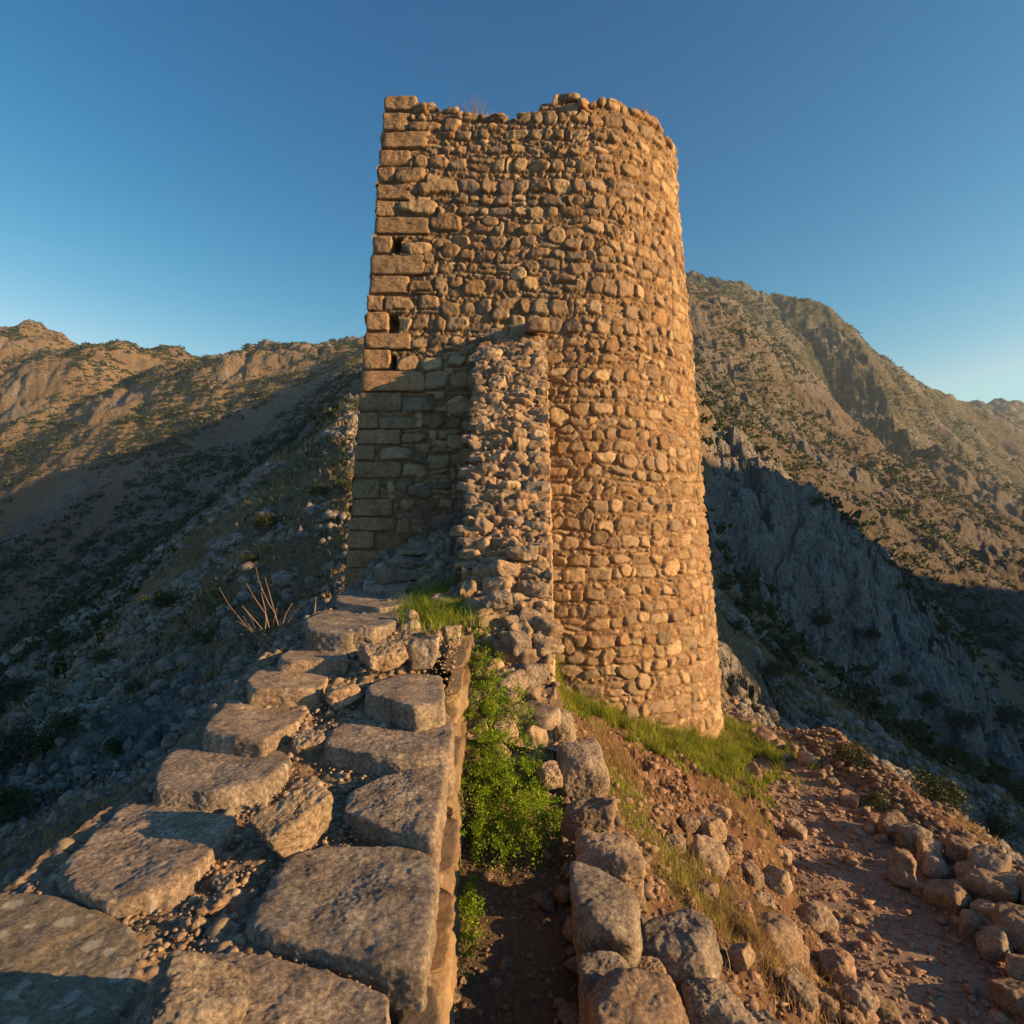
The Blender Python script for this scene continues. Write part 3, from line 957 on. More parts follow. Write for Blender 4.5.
def block_shape(hx, hy, hz, seed, p=14, cuts=6, rough_=0.012, sub=5, skew=0.13, cutr=(0.60, 0.86)):
    rs = np.random.RandomState(seed)
    pl = []
    for ax, h in ((0, hx), (1, hy), (2, hz)):
        for s in (-1, 1):
            n = np.array([rs.normal(0, skew), rs.normal(0, skew), rs.normal(0, skew)])
            n[ax] = s
            n /= np.linalg.norm(n)
            pl.append((n, h))
    for _ in range(cuts):
        n = rs.normal(size=3)
        n /= np.linalg.norm(n)
        sup = abs(n[0]) * hx + abs(n[1]) * hy + abs(n[2]) * hz
        pl.append((n, sup * rs.uniform(*cutr)))
    V, Fc = poly_shape((hx, hy, hz), pl, p, sub)
    m = min(hx, hy, hz)
    V = roughen(V, Fc, m, seed, [(m * 1.6, rough_ * 1.2), (m * 0.5, rough_ * 0.55), (m * 0.14, rough_ * 0.35)])
    return V, Fc


def add_block(name, center, half, mat, seed, parent=None, rot=(0, 0, 0), org=None, **kw):
    V, Fc = block_shape(*half, seed, **kw)
    R = np.array(Euler(rot).to_matrix())
    V = V @ R.T
    center = np.array(center, float)
    if parent is not None:
        V = V + center - np.array(org)
        return mk(name, V, Fc, mat, parent)
    zb = V[:, 2].min()
    V = V - np.array([0, 0, zb])
    return mk(name, V, Fc, mat, None, loc=tuple(center + np.array([0, 0, zb])))


quoins = build_tower()
for k, (z0, z1, w) in enumerate(quoins):
    zc = (z0 + z1) / 2
    xl = XL0 + BATL * zc
    yf = CY - RAD + BAT * zc
    dpt = 0.5 if (k % 2) else 0.8
    hy = dpt / 2
    rq = random.Random(k)
    kw = dict(p=24, cuts=5, cutr=(0.88, 0.97), rough_=0.010, sub=5, skew=0.008)
    pr = 0.014 + rq.uniform(-0.008, 0.012)
    add_block('quoin', (xl + w / 2 - 0.02 + rq.uniform(-.008, .008), yf - pr + hy, zc), (w / 2 - 0.002, hy, (z1 - z0) / 2 + 0.003), M_quoin, 300 + k, tower, org=T_ORG,
              rot=(-BAT, 0, rq.uniform(-.006, .006)), **kw)

# loose crest stones of the tower
rc = random.Random(5)
for k in range(58):
    s = 0.55 + k * 0.135 + rc.uniform(-.05, .05)
    x, y, nx, ny = [float(v) for v in tower_pos(s, 6.6)]
    z = float(crest_z(np.array(x), np.array(y)))
    hx = rc.uniform(0.05, 0.15); hz = rc.uniform(0.03, 0.085)
    bk = rc.uniform(0.05, 0.35)
    add_block('crest_stone', (x - nx * bk, y - ny * bk, z - hz * 0.4), (hx, rc.uniform(0.07, 0.14), hz), M_quoin, 400 + k, tower, org=T_ORG,
              rot=(rc.uniform(-.2, .2), rc.uniform(-.2, .2), rc.uniform(0, 3)), sub=3, p=9, rough_=0.014)
# projecting stub high on the right silhouette
sx, sy, snx, sny = [float(v) for v in tower_pos(CX - XL0 + RAD * math.radians(101), 6.2)]
add_block('crest_stone', (sx + snx * 0.06, sy + sny * 0.06, (512 - 151) / F * sy), (0.12, 0.1, 0.045), M_quoin, 477, tower, org=T_ORG, sub=3, p=9)

# ---------------------------------------------------------------- the ruined wall
W_ORG = Vector((-0.8, 5.5, -3.4))
wall = empty('ruined_wall', W_ORG)
tag(wall, 'broad ruined stone wall running from the foreground up to the tower and climbing against it', 'wall')


def wall_right_x(y):
    return np.interp(y, [0, 1.87, 4.6, 5.9], [-0.23, -0.25, -0.42, -0.44])


def build_wall_core():
    """mortar and gravel heart of the wall, one relief sheet with its ends folded down"""
    dx = 0.0125
    xs = np.arange(-2.12, 0.36, dx)
    ys = np.exp(np.arange(math.log(1.0), math.log(10.45), 0.0042))
    X, Y = np.meshgrid(xs, ys)
    rs = np.random.RandomState(3)
    zl = wall_left_z(Y) + 0.03
    zr = wall_right_z(Y)
    edge = -0.50 + 0.07 * noise3(P3(Y, Y * 0, None, 2.3)).reshape(X.shape)
    step = np.where(Y > 6.9, 0.10, 0.35)
    w = sstep(edge - step, edge + 0.03, X)
    # left of the ramp the wall top rises in a low heap towards it
    heap = np.interp(Y, [6.5, 7.4, 7.9, 8.5, 9.6, 10.3], [0, 0.10, 0.26, 0.42, 0.55, 0.6]) * sstep(-2.0, -0.9, X)
    zlh = zl + heap
    Z = zlh + (zr + 0.10 * np.sin(np.pi * np.clip(X + 0.5, 0, 1)) - zlh) * w
    # in front of the ramp the right half has fallen into the trough
    rx = wall_right_x(Y) - 0.03
    fallen = (X > rx) & (Y < 6.2)
    zlow = np.maximum(wall_right_z(Y), -3.2)
    Z = np.where(fallen & (Y < 5.2), -3.1, np.where(fallen, zlow, Z))
    rough = fbm(P3(X, Y, None, 3.5), 5, 0.6).reshape(X.shape)
    steep = sstep(5.6, 6.4, Y) * sstep(-0.75, -0.4, X)
    Z = Z + 0.035 * rough
    n3 = fbm(P3(X, Y, Z, 4.0) + 4, 5, 0.6).reshape(X.shape)
    Z = Z - 0.16 * steep
    Yd = 0 * Z
    C = np.zeros(X.shape + (3,)) + np.array((0.20, 0.135, 0.085))
    C *= (1 + 0.22 * rough)[..., None]
    # pebbles pressed into it
    H = np.zeros_like(X)
    n = 15000
    cx = rs.uniform(-2.1, 0.48, n); cy = np.exp(rs.uniform(math.log(1.0), math.log(10.3), n)); rr = np.exp(rs.normal(math.log(0.012), 0.45, n)).clip(0.005, 0.06)
    rr = rr * np.interp(cy, [1, 3, 6, 10], [0.75, 0.9, 1.6, 2.6])
    pc = np.array([(0.30, 0.24, 0.17), (0.24, 0.18, 0.12), (0.36, 0.29, 0.21), (0.2, 0.17, 0.14)])
    for k in range(n):
        i0, i1 = np.searchsorted(xs, cx[k] - rr[k] * 1.4), np.searchsorted(xs, cx[k] + rr[k] * 1.4)
        j0, j1 = np.searchsorted(ys, cy[k] - rr[k] * 1.4), np.searchsorted(ys, cy[k] + rr[k] * 1.4)
        if i1 - i0 < 1 or j1 - j0 < 1: continue
        s = (slice(j0, j1), slice(i0, i1))
        an = rs.uniform(0, 3.1); el = rs.uniform(0.65, 1)
        x = X[s] - cx[k]; y = Y[s] - cy[k]
        x, y = x * math.cos(an) + y * math.sin(an), (-x * math.sin(an) + y * math.cos(an)) / el
        g = (np.abs(x) ** 3 + np.abs(y) ** 3) ** (1 / 3) / rr[k]
        hh = rr[k] * 0.85 * np.sqrt(np.clip(1 - g * g, 0, 1))
        u = hh > H[s]
        H[s] = np.where(u, hh, H[s])
        C[s] = np.where(u[..., None], pc[rs.randint(4)] * rs.uniform(0.7, 1.2), C[s])
    Z = Z + H * (1 - 0.75 * steep)
    Yd = Yd - 0.5 * steep * H
    V = np.stack([X.ravel(), (Y + Yd).ravel(), Z.ravel()], 1)
    Fq = grid_faces(*X.shape)
    # leave out what lies in the trough, below its dirt floor
    zc = V[Fq, 2].min(1)
    keep = zc > -3.0
    u, inv = np.unique(Fq[keep].ravel(), return_inverse=True)
    mk('core', V[u] - np.array(W_ORG), inv.reshape(-1, 4), M_fill, wall, C.reshape(-1, 3)[u])


build_wall_core()


def build_ramp():
    """the broken sloping end of the high wall: rubble stones and mortar, in rough steps"""
    yy = np.linspace(5.25, 10.42, 600)
    zz = wall_right_z(yy)
    q = yy * 4.3 + 0.35 * noise3(P3(yy, yy * 0, None, 1.7))
    zz = zz + 0.045 * (np.abs((q % 1.0) - 0.18) * -1.6 + 0.4) * np.interp(yy, [5.5, 6.2], [0, 1])
    L = np.concatenate([[0], np.cumsum(np.hypot(np.diff(yy), np.diff(zz)))])
    us, vs, H, C = masonry(1.06, L[-1], 0.0125, 0.0125, 61, hr=(0.13, 0.22), wr=(0.2, 0.5), depth=0.10, thin=0.5, pin=160, odd=1.5, warp=0.08, mort=-0.02, grain=0.008, dome_=0.06, tone=1.12)
    U, Vv = np.meshgrid(us, vs)
    y0 = np.interp(Vv, L, yy); z0 = np.interp(Vv, L, zz)
    sl_ = np.gradient(wall_right_z(yy), yy)
    s = np.interp(y0, yy, np.convolve(sl_, np.ones(60) / 60, 'same'))
    nl = np.hypot(1, s)
    lump = 0.07 * fbm(P3(U, Vv, None, 1.6) + 6, 4, 0.6).reshape(U.shape)
    H = H + lump + 0.06 * np.sin(np.pi * U / 1.06)
    xr = np.interp(y0, [5.85, 10.3], [0.44, 0.70]) - 0.022 * (z0 + 3.6)
    X = -0.55 + U / 1.06 * (xr + 0.55)
    Y = y0 - s / nl * H
    Z = z0 + 1 / nl * H
    mk('rubble_slope', np.stack([X.ravel(), Y.ravel(), Z.ravel()], 1) - np.array(W_ORG), grid_faces(*U.shape), M_masonry, wall, C.reshape(-1, 3) * np.array((0.95, 0.98, 1.05)))


build_ramp()


def side_face(y0, y1, z0, ztop, xf, out, seed, du=0.014, bat=0.0, **kw):
    """dressed side of the wall in a vertical plane; xf(y) gives the face, out is +1 or -1"""
    Ht = 0
    zt = ztop(np.linspace(y0, y1, 50)).max()
    us, vs, H, C = masonry(y1 - y0, zt - z0, du, du, seed, **kw)
    U, Vv = np.meshgrid(us, vs)
    Yy = y0 + U; Z = z0 + Vv
    cap = ztop(Yy) + 0.02 * fbm(P3(Yy, Yy * 0, None, 5), 2).reshape(U.shape)
    over = np.maximum(Z - cap, 0)
    Zc = np.minimum(Z, cap)
    X = xf(Yy) + out * (H - np.minimum(over * 1.5, 0.12)) - out * bat * (Zc - z0)
    V = np.stack([X.ravel(), Yy.ravel(), Zc.ravel()], 1) - np.array(W_ORG)
    Fq = grid_faces(*U.shape)
    ov = over.ravel()[Fq].min(1)
    Fq = Fq[ov < 0.12]
    u, inv = np.unique(Fq.ravel(), return_inverse=True)
    mk('masonry', V[u], inv.reshape(-1, 4), M_masonry, wall, C.reshape(-1, 3)[u])


side_face(1.0, 6.0, -3.0, lambda y: wall_left_z(y) - 0.02, wall_right_x, 1, 21, du=0.010, hr=(0.2, 0.34), wr=(0.35, 0.8), depth=0.06, pin=160, tone=0.7, odd=0.6, grain=0.008, dome_=0.08, edge_=0.016, warp=0.05, thin=0.4, mort=-0.04)
side_face(5.85, 10.35, -3.6, lambda y: wall_right_z(y) + 0.02, lambda y: np.interp(y, [5.85, 10.3], [0.44, 0.70]), 1, 22, hr=(0.14, 0.26), wr=(0.2, 0.45), depth=0.035, pin=80, bat=0.022, tone=1.1)
side_face(0.8, 10.2, -5.0, lambda y: wall_left_z(y) - 0.03, lambda y: -2.10 + 0 * y, -1, 23, du=0.025, hr=(0.16, 0.3), wr=(0.3, 0.6), depth=0.06, pin=20)
side_face(7.0, 10.2, -1.3, lambda y: wall_right_z(y) - 0.06, lambda y: -0.53 + 0.04 * noise3(P3(y, y * 0, None, 2)).reshape(y.shape), -1, 24, du=0.02, hr=(0.14, 0.22), wr=(0.2, 0.45), depth=0.07, pin=30)


def plane_pts(poly, z):
    out = []
    for px, row in poly:
        Y = z / ((512.0 - row) / F)
        out.append(((px - 512.0) / F * Y, Y))
    return np.array(out)


def slab(name, poly, zt, th, mat, seed, parent=None, tilt=(0.0, 0.0), p=26, sub=6, amps=((0.5, 0.014), (0.22, 0.008), (0.05, 0.0035), (0.018, 0.003)), flare=0.06, chips=5, chipr=(0.86, 0.97)):
    """a hewn block whose upper face has the given outline at height zt"""
    rs = np.random.RandomState(seed)
    P = plane_pts(poly, zt)
    c = P.mean(0)
    P = c + (P - c) * 1.06
    area = 0.5 * sum(P[i][0] * P[(i + 1) % len(P)][1] - P[(i + 1) % len(P)][0] * P[i][1] for i in range(len(P)))
    if area < 0:
        P = P[::-1]
    planes = []
    n = np.array([tilt[0], tilt[1], 1.0]); n /= np.linalg.norm(n)
    planes.append((n, th / 2)); planes.append((np.array([0, 0, -1.0]), th / 2))
    for i in range(len(P)):
        d = P[(i + 1) % len(P)] - P[i]
        nn = np.array([d[1], -d[0], 0.0]); nn /= np.linalg.norm(nn)
        o = float(nn[:2] @ (P[i] - c))
        nn[2] = rs.uniform(-0.04, flare * 2)
        planes.append((nn / np.linalg.norm(nn), max(o, 0.03)))
    hx, hy = np.abs(P - c).max(0)
    for _ in range(chips):
        a_ = rs.uniform(0, 2 * math.pi)
        m = np.array([math.cos(a_), math.sin(a_), rs.uniform(0.6, 1.6)])
        m /= np.linalg.norm(m)
        sup = max(m[:2] @ (q - c) for q in P) + m[2] * th / 2
        planes.append((m, sup * rs.uniform(*chipr)))
    V, Fc = poly_shape((hx, hy, th / 2), planes, p, sub)
    V = roughen(V, Fc, th, seed, amps)
    cen = np.array([c[0], c[1], zt - th / 2])
    if parent is not None:
        return mk(name, V + cen - np.array(W_ORG), Fc, mat, parent)
    zb = V[:, 2].min()
    return mk(name, V - [0, 0, zb], Fc, mat, None, loc=tuple(cen + [0, 0, zb]))


# (outline in the picture, height of the top, thickness, material, tilt)
CAPS = [
 ([(-60, 905), (30, 893), (95, 908), (130, 925), (139, 945), (133, 990), (100, 1040), (20, 1075), (-90, 1060)], -1.53, 0.30, M_slab_lichen, (0.02, 0.02)),
 ([(128, 797), (168, 799), (232, 819), (218, 842), (178, 890), (115, 903), (60, 880), (62, 862)], -1.50, 0.26, M_slab, (-0.05, 0.03)),
 ([(181, 740), (246, 737), (291, 756), (262, 782), (215, 792), (156, 789), (159, 772)], -1.44, 0.22, M_slab, (0.0, 0.04)),
 ([(231, 697), (308, 704), (300, 716), (262, 740), (203, 733), (206, 726)], -1.35, 0.20, M_slab, (0.02, 0.02)),
 ([(267, 666), (327, 675), (318, 688), (250, 690), (247, 678)], -1.24, 0.17, M_stone, (0.02, 0.03)),
 ([(300, 641), (342, 643), (346, 660), (280, 664), (280, 655)], -1.17, 0.16, M_slab, (0.0, 0.05)),
 ([(330, 607), (402, 604), (392, 622), (350, 634), (308, 632), (307, 619)], -1.03, 0.20, M_slab, (0.02, 0.03)),
 ([(355, 588), (416, 589), (420, 600), (380, 606), (338, 602), (338, 595)], -0.97, 0.16, M_slab, (0.02, 0.0)),
 ([(385, 573), (440, 574), (434, 586), (366, 586), (365, 579)], -0.90, 0.14, M_stone, (0.0, 0.0)),
 # along the right edge
 ([(402, 671), (441, 670), (443, 700), (415, 706), (366, 694), (370, 684)], -1.25, 0.24, M_slab, (0.04, 0.03)),
 ([(352, 714), (442, 711), (451, 717), (449, 752), (400, 757), (328, 745), (330, 735)], -1.40, 0.26, M_slab, (0.0, 0.02)),
 ([(392, 768), (448, 756), (441, 800), (434, 838), (398, 832), (344, 806), (352, 790)], -1.46, 0.28, M_slab, (-0.04, 0.02)),
 ([(300, 843), (412, 845), (436, 856), (431, 905), (424, 970), (375, 962), (262, 930), (246, 920), (272, 870)], -1.50, 0.30, M_slab, (0.0, 0.02)),
 ([(178, 946), (245, 950), (335, 966), (385, 985), (380, 1060), (300, 1120), (120, 1100), (122, 1010)], -1.52, 0.30, M_slab, (0.02, 0.05)),
]
CAPLAB = {0: 'grey-green capstone with round pale lichen spots', 1: 'big flat capstone with a sunlit right edge', 12: 'largest capstone on the right edge in front'}
for k, (poly, zt, th, m, tilt) in enumerate(CAPS):
    o = slab('capstone', poly, zt, th, m, 40 + k, wall, tilt, sub=7 if k in (0, 1, 2, 10, 11, 12, 13) else 6)
    if k in CAPLAB: o['label'] = CAPLAB[k]

# thin flat courses stepping up towards the tower
for q, (x_, y_, z_, hx_) in enumerate([(-1.18, 9.0, -0.46, .30), (-1.22, 8.6, -0.56, .36), (-1.25, 8.2, -0.68, .38), (-1.3, 7.85, -0.80, .42), (-1.55, 7.6, -0.93, .30)]):
    add_block('capstone', (x_, y_, z_), (hx_, 0.26, 0.055), M_slab, 80 + q, wall, rot=(0.02, 0.0, 0.1 * math.sin(q * 2.2)), org=W_ORG, sub=5, p=22, cuts=5, rough_=0.010)

# stones bedded in the ramp and along its two edges
re_ = random.Random(12)


def edge_stone(x, y, z, half, seed, mat=None, rot=None, sub=4, p=9, **kw):
    r = rot or (re_.uniform(-.12, .12), re_.uniform(-.12, .12), re_.uniform(-.3, .3))
    return add_block('edge_stone', (x, y, z), half, mat or re_.choice([M_stone, M_stone, M_brown, M_slab]), seed, wall, rot=r, org=W_ORG, sub=sub, p=p, rough_=0.012, **kw)


k = 0
for y in np.arange(6.95, 10.2, 0.115):             # left edge of the ramp: projecting courses
    z = float(wall_right_z(y))
    edge_stone(-0.50 + re_.uniform(-.07, .07), y, z - re_.uniform(0.02, 0.08), (re_.uniform(.09, .17), re_.uniform(.09, .15), re_.uniform(.045, .08)), 500 + k); k += 1
for y in np.arange(6.3, 10.2, 0.21):               # right edge of the ramp
    z = float(wall_right_z(y))
    edge_stone(float(np.interp(y, [5.85, 10.3], [0.44, 0.70])) - 0.022 * (z + 3.6) - 0.15 + re_.uniform(-.02, .02), y, z - 0.04 - re_.uniform(0, .05), (re_.uniform(.12, .17), re_.uniform(.09, .15), re_.uniform(.05, .09)), 560 + k,
               M_slab if re_.random() < .3 else M_stone, rot=(re_.uniform(-.1, .1), re_.uniform(-.05, .05), re_.uniform(-.1, .1))); k += 1
yy_ = 6.2
while yy_ < 10.15:                                 # stepped courses across the face of the ramp
    xx_ = -0.44 + re_.uniform(0, .1)
    zz_ = float(wall_right_z(yy_))
    while xx_ < 0.26:
        w_ = re_.uniform(.07, .17)
        if re_.random() < 0.5:
            th_ = re_.uniform(.04, .085)
            edge_stone(xx_ + w_, yy_ + re_.uniform(-.05, .05), zz_ - th_ * .4 + re_.uniform(-.03, .03), (w_, re_.uniform(.09, .16), th_), 620 + k,
                       [M_stone, M_brown, M_stone, M_stone][k % 4], rot=(re_.uniform(-.12, .22), re_.uniform(-.12, .12), re_.uniform(-.5, .5)), sub=4, p=13); k += 1
        xx_ += 2 * w_ + .02
    yy_ += 0.235
for _ in range(0):                                # rubble set in the face of the ramp
    y = re_.uniform(5.6, 10.1); x = re_.uniform(-.42, .28)
    z = float(wall_right_z(y))
    s = re_.uniform(.05, .115)
    edge_stone(x, y, z - s * .15, (s * re_.uniform(1, 1.5), s * 1.1, s * re_.uniform(.6, .9)), 620 + k, rot=(re_.uniform(-.5, .5), re_.uniform(-.4, .4), re_.uniform(0, 3)), sub=3); k += 1
for _ in range(16):
    y = re_.uniform(5.35, 6.5); x = re_.uniform(-.42, .36)
    z = float(wall_right_z(y)); s = re_.uniform(.09, .16)
    edge_stone(x, y, z - s * .1, (s * 1.2, s, s * .8), 720 + k, rot=(re_.uniform(-.5, .5), re_.uniform(-.4, .4), re_.uniform(0, 3)), sub=4); k += 1
edge_stone(0.40, 10.0, 3.0, (.20, .2, .11), 699, M_brown)

# ---------------------------------------------------------------- loose stones on the wall
def loose(name, cx, cy, zb, half, mat, seed, label, cat='stone', group=None, rot=(0, 0, 0), sub=5, **kw):
    o = add_block(name, (cx, cy, zb), half, mat, seed, None, rot=rot, sub=sub, **kw)
    return tag(o, label, cat, group)


def at(px, row, z):
    Y = z / ((512.0 - row) / F)
    return (px - 512.0) / F * Y, Y


LG = 'loose stones lying on the wall top'
def lo(px, row, zc, half, mat, seed, label, rot=(0, 0, 0), sub=5, **kw):
    x, y = at(px, row, zc)
    return loose('loose_stone', x, y, zc, half, mat, seed, label, 'stone', LG, rot, sub, **kw)


lo(300, 820, -1.41, (0.15, 0.07, 0.09), M_stone, 801, 'loose stone leaning up on the gravel, its right face bright gold', (0.35, -0.45, 0.85), 6, p=18, cuts=3)
lo(385, 657, -1.13, (0.155, 0.115, 0.075), M_stone, 802, 'pale oblong stone with a bright squared right end, propped on the cap blocks', (0.1, -0.1, 0.35), 6, p=18, cuts=3)
lo(362, 637, -1.08, (0.12, 0.10, 0.085), M_slab, 803, 'rounded grey stone standing just behind the pale oblong one', (0.2, 0, 0.2), 5, p=10)
lo(425, 650, -1.12, (0.125, 0.13, 0.13), M_slab, 804, 'chunky squared stone on the right edge of the wall beside the pale oblong one', (0, 0.05, 0.1), 5, p=14)
lo(452, 636, -1.15, (0.075, 0.10, 0.12), M_stone, 805, 'narrow upright stone on the wall edge just above the green herbs', (0, 0, 0.3), 5)
lo(343, 695, -1.29, (0.13, 0.085, 0.06), M_stone, 806, 'small stone with a knobbly sunlit end on the gravel between the capstones', (0, -0.15, 0.3), 5, p=8)
lo(310, 742, -1.42, (0.095, 0.075, 0.05), M_stone, 807, 'lumpy pale stone half sunk in gravel left of the broad right capstone', (0.1, -0.1, 0.5), 5, p=7)
lo(404, 600, -0.99, (0.10, 0.10, 0.075), M_slab, 808, 'dark-sided stone leaning beside the grass tuft', (0.1, 0.2, 0.8), 5)
lo(441, 603, -0.98, (0.13, 0.07, 0.07), M_slab, 809, 'tilted flat stone right below the grass tuft', (0.3, 0.3, -0.4), 5, p=14)
lo(412, 616, -1.0, (0.06, 0.05, 0.05), M_stone, 810, 'small golden stone below the grass tuft', (0, 0, 0.2), 4, p=8)
lo(505, 569, -0.62, (0.13, 0.1, 0.085), M_stone, 811, 'pale angular stone lying on the lower end of the ramp', (0.1, 0.25, 0.5), 5, p=14)
lo(498, 600, -0.88, (0.14, 0.09, 0.065), M_slab, 812, 'flat grey stone in front of the pale angular one at the foot of the ramp', (0.1, -0.1, 0.1), 5)
lo(522, 553, -0.45, (0.17, 0.11, 0.07), M_slab, 813, 'long grey slab stone across the right edge of the ramp', (0, 0, 0.05), 5, p=14)
lo(190, 1010, -1.44, (0.15, 0.12, 0.075), M_slab, 814, 'broken stone lying on the foremost capstone at the bottom of the wall', (0.15, 0.25, 0.4), 6, p=14)
lo(225, 883, -1.535, (0.035, 0.05, 0.018), M_stone, 815, 'small flake of stone in the gravel beside the big capstone', (0, 0, 0.6), 4)
lo(212, 905, -1.545, (0.055, 0.04, 0.02), M_brown, 816, 'brown flat fragment in the gravel beside the big capstone', (0, 0, 0.2), 4)
lo(196, 925, -1.55, (0.03, 0.02, 0.018), M_stone, 817, 'little pale three-cornered fragment between the foremost capstones', (0, 0, 0.9), 4)

# ---------------------------------------------------------------- stones right of the trough
TG = 'row of stones along the right side of the trough'
TR = [
 (552, 726, 500, (0.20, 0.17, 0.17), M_slab, 'uppermost squared stone of the trough row, against the wall end', 0.1, -2.02),
 (549, 772, 0, (0.085, 0.085, 0.08), M_stone, 'small round pale stone beside the herbs in the trough', 0.3, -2.02),
 (581, 768, 0, (0.20, 0.24, 0.18), M_slab, 'big irregular second stone of the trough row with a pale crusted corner', 0.3, -2.10),
 (586, 818, 0, (0.18, 0.14, 0.13), M_brown, 'dark flat-topped third stone of the trough row', -0.1, -2.12),
 (608, 862, 0, (0.19, 0.18, 0.15), M_stone, 'pale crusted squared stone in the middle of the trough row', -0.15, -2.12),
 (608, 922, 0, (0.22, 0.20, 0.17), M_slab, 'largest rounded grey stone of the trough row', -0.35, -2.10),
 (606, 988, 0, (0.15, 0.14, 0.13), M_slab, 'stone of the trough row just below the largest one', 0.1, -2.15),
 (636, 1012, 0, (0.20, 0.15, 0.15), M_brown, 'dark stone at the bottom end of the trough row', 0.25, -2.05),
 (682, 948, 0, (0.19, 0.19, 0.15), M_slab, 'broad mottled stone to the right of the largest trough stone', -0.4, -2.42),
 (716, 1006, 0, (0.15, 0.12, 0.12), M_slab, 'blocky stone at the lower edge right of the trough row', 0.1, -2.5),
 (530, 681, 0, (0.17, 0.14, 0.20), M_slab, 'tilted squared block at the broken end of the wall above the herbs', 0.45, -1.62),
 (515, 640, 0, (0.12, 0.13, 0.11), M_slab, 'angular block in the broken end of the wall', 0.5, -1.25),
 (476, 642, 0, (0.10, 0.10, 0.10), M_stone, 'pale lump of rubble at the left of the broken wall end', 0.5, -1.35),
 (497, 655, 0, (0.13, 0.09, 0.07), M_stone, 'pale ragged rubble lump in the middle of the broken wall end', 0.1, -1.48),
 (647, 985, 0, (0.12, 0.12, 0.11), M_brown, 'brown stone wedged between the trough row and the mottled stone', 0.1, -2.4),
 (640, 1075, 0, (0.2, 0.16, 0.14), M_slab, 'stone of the trough row cut by the bottom edge', 0.1, -2.1),
 (756, 1040, 0, (0.14, 0.12, 0.10), M_slab, 'low stone cut by the bottom edge right of the trough row', 0.1, -2.7),
]
for q, (px, row, _, half, m, lb, rz, zc) in enumerate(TR):
    x, y = at(px, row, zc)
    loose('field_stone', x, y, zc - 0.03, half, m, 830 + q, lb, 'stone', TG, (re_.uniform(-.12, .12), re_.uniform(-.12, .12), rz), 6, p=13, cuts=10)
x, y = at(487, 838, -2.42)
loose('field_stone', x, y, -2.40, (0.09, 0.085, 0.10), M_stone, 860, 'pale pointed stone standing alone between the two herb clumps', 'stone', None, (0.2, 0.2, 0.6), 5, p=14, cuts=8)


def on_ground(px, row, width_px, mat, seed, label, group, name='boulder', cat='boulder', asp=(1, 0.85, 0.7), rot=None, sink=0.25, sub=5, p=14, ymin=2.0, ymax=60, cuts=13, shrink=0.58):
    h = hit(px, row, ymin, ymax)
    s = width_px / F * h.y / 2
    s *= shrink
    half = (s * asp[0], s * asp[1], s * asp[2])
    rr = random.Random(seed)
    rot = rot or (rr.uniform(-.35, .35), rr.uniform(-.35, .35), rr.uniform(-1.5, 1.5))
    return loose(name, h.x, h.y + half[1] * 0.3, h.z + half[2] * (1 - sink), half, mat, seed, label, cat, group, rot, sub, p=p, cuts=cuts, rough_=0.05 * s + 0.006)


KG = 'boulders edging the outer side of the path'
KERB = [
 (882, 838, 48, 'reddish boulder at the far end of the big boulder line'), (902, 848, 52, 'rounded boulder second from the far end of the line'), (919, 862, 48, 'boulder third from the far end of the line'),
 (894, 884, 62, 'upright pointed boulder standing alone on the path side of the line'), (953, 862, 50, 'rounded boulder on the outer crest of the line'), (981, 880, 70, 'broad boulder on the outer crest near the right'),
 (960, 886, 52, 'brown boulder between the two crest boulders'), (941, 912, 58, 'dark smooth boulder low against the path'), (987, 912, 80, 'large pale-topped boulder in the middle of the pile'),
 (1014, 905, 70, 'boulder on the outer crest cut by the right edge'), (981, 928, 56, 'flat brown stone under the large pale-topped boulder'), (1014, 950, 92, 'biggest brown boulder at the right edge'),
 (964, 938, 54, 'dark stone at the foot of the pile facing the path'), (986, 958, 60, 'dark squared boulder at the foot of the pile'), (1018, 985, 64, 'boulder by the path cut by the right edge'),
 (1014, 1018, 74, 'lowest boulder by the path at the right edge'), (908, 896, 28, 'small stone beside the upright pointed boulder'), (927, 878, 46, 'low flat stone in the saddle of the pile'),
 (945, 896, 34, 'small brown stone in the middle of the pile'), (1045, 925, 90, 'boulder beyond the right edge'), (1060, 1000, 90, 'brown boulder beyond the right edge'), (1100, 960, 110, 'large boulder beyond the right edge'),
 (1150, 1050, 140, 'long boulder beyond the right edge')]
for q, (px, row, w, lb) in enumerate(KERB):
    m = [M_brown, M_slab, M_stone, M_brown][q % 4]
    asp = (0.6, 0.75, 0.95) if q == 3 else (1, 0.85, 0.72)
    on_ground(px + 12, row, w, m, 900 + q, lb, KG, asp=asp)
EDGE = [(733, 722, 20), (741, 731, 30), (750, 742, 26), (759, 748, 40), (771, 752, 24), (785, 757, 28), (799, 768, 38), (812, 781, 24), (826, 790, 22), (844, 808, 34), (857, 818, 24), (868, 828, 26), (778, 764, 22), (726, 708, 18), (730, 697, 15), (724, 689, 13),
        (820, 776, 20), (836, 800, 18), (862, 836, 20), (874, 846, 22)]
EL = ['stone low in the line where the path bends round the tower', 'reddish stone on the outer edge of the far path']
for q, (px, row, w) in enumerate(EDGE):
    on_ground(px + 8, row - 3, w, [M_stone, M_red][q % 2], 940 + q, 'low reddish stone edging the far part of the path', 'low stones edging the far path', 'field_stone', 'stone', sub=4, asp=(1, .8, .6), shrink=0.55)
MG = 'stones lying on the mound'
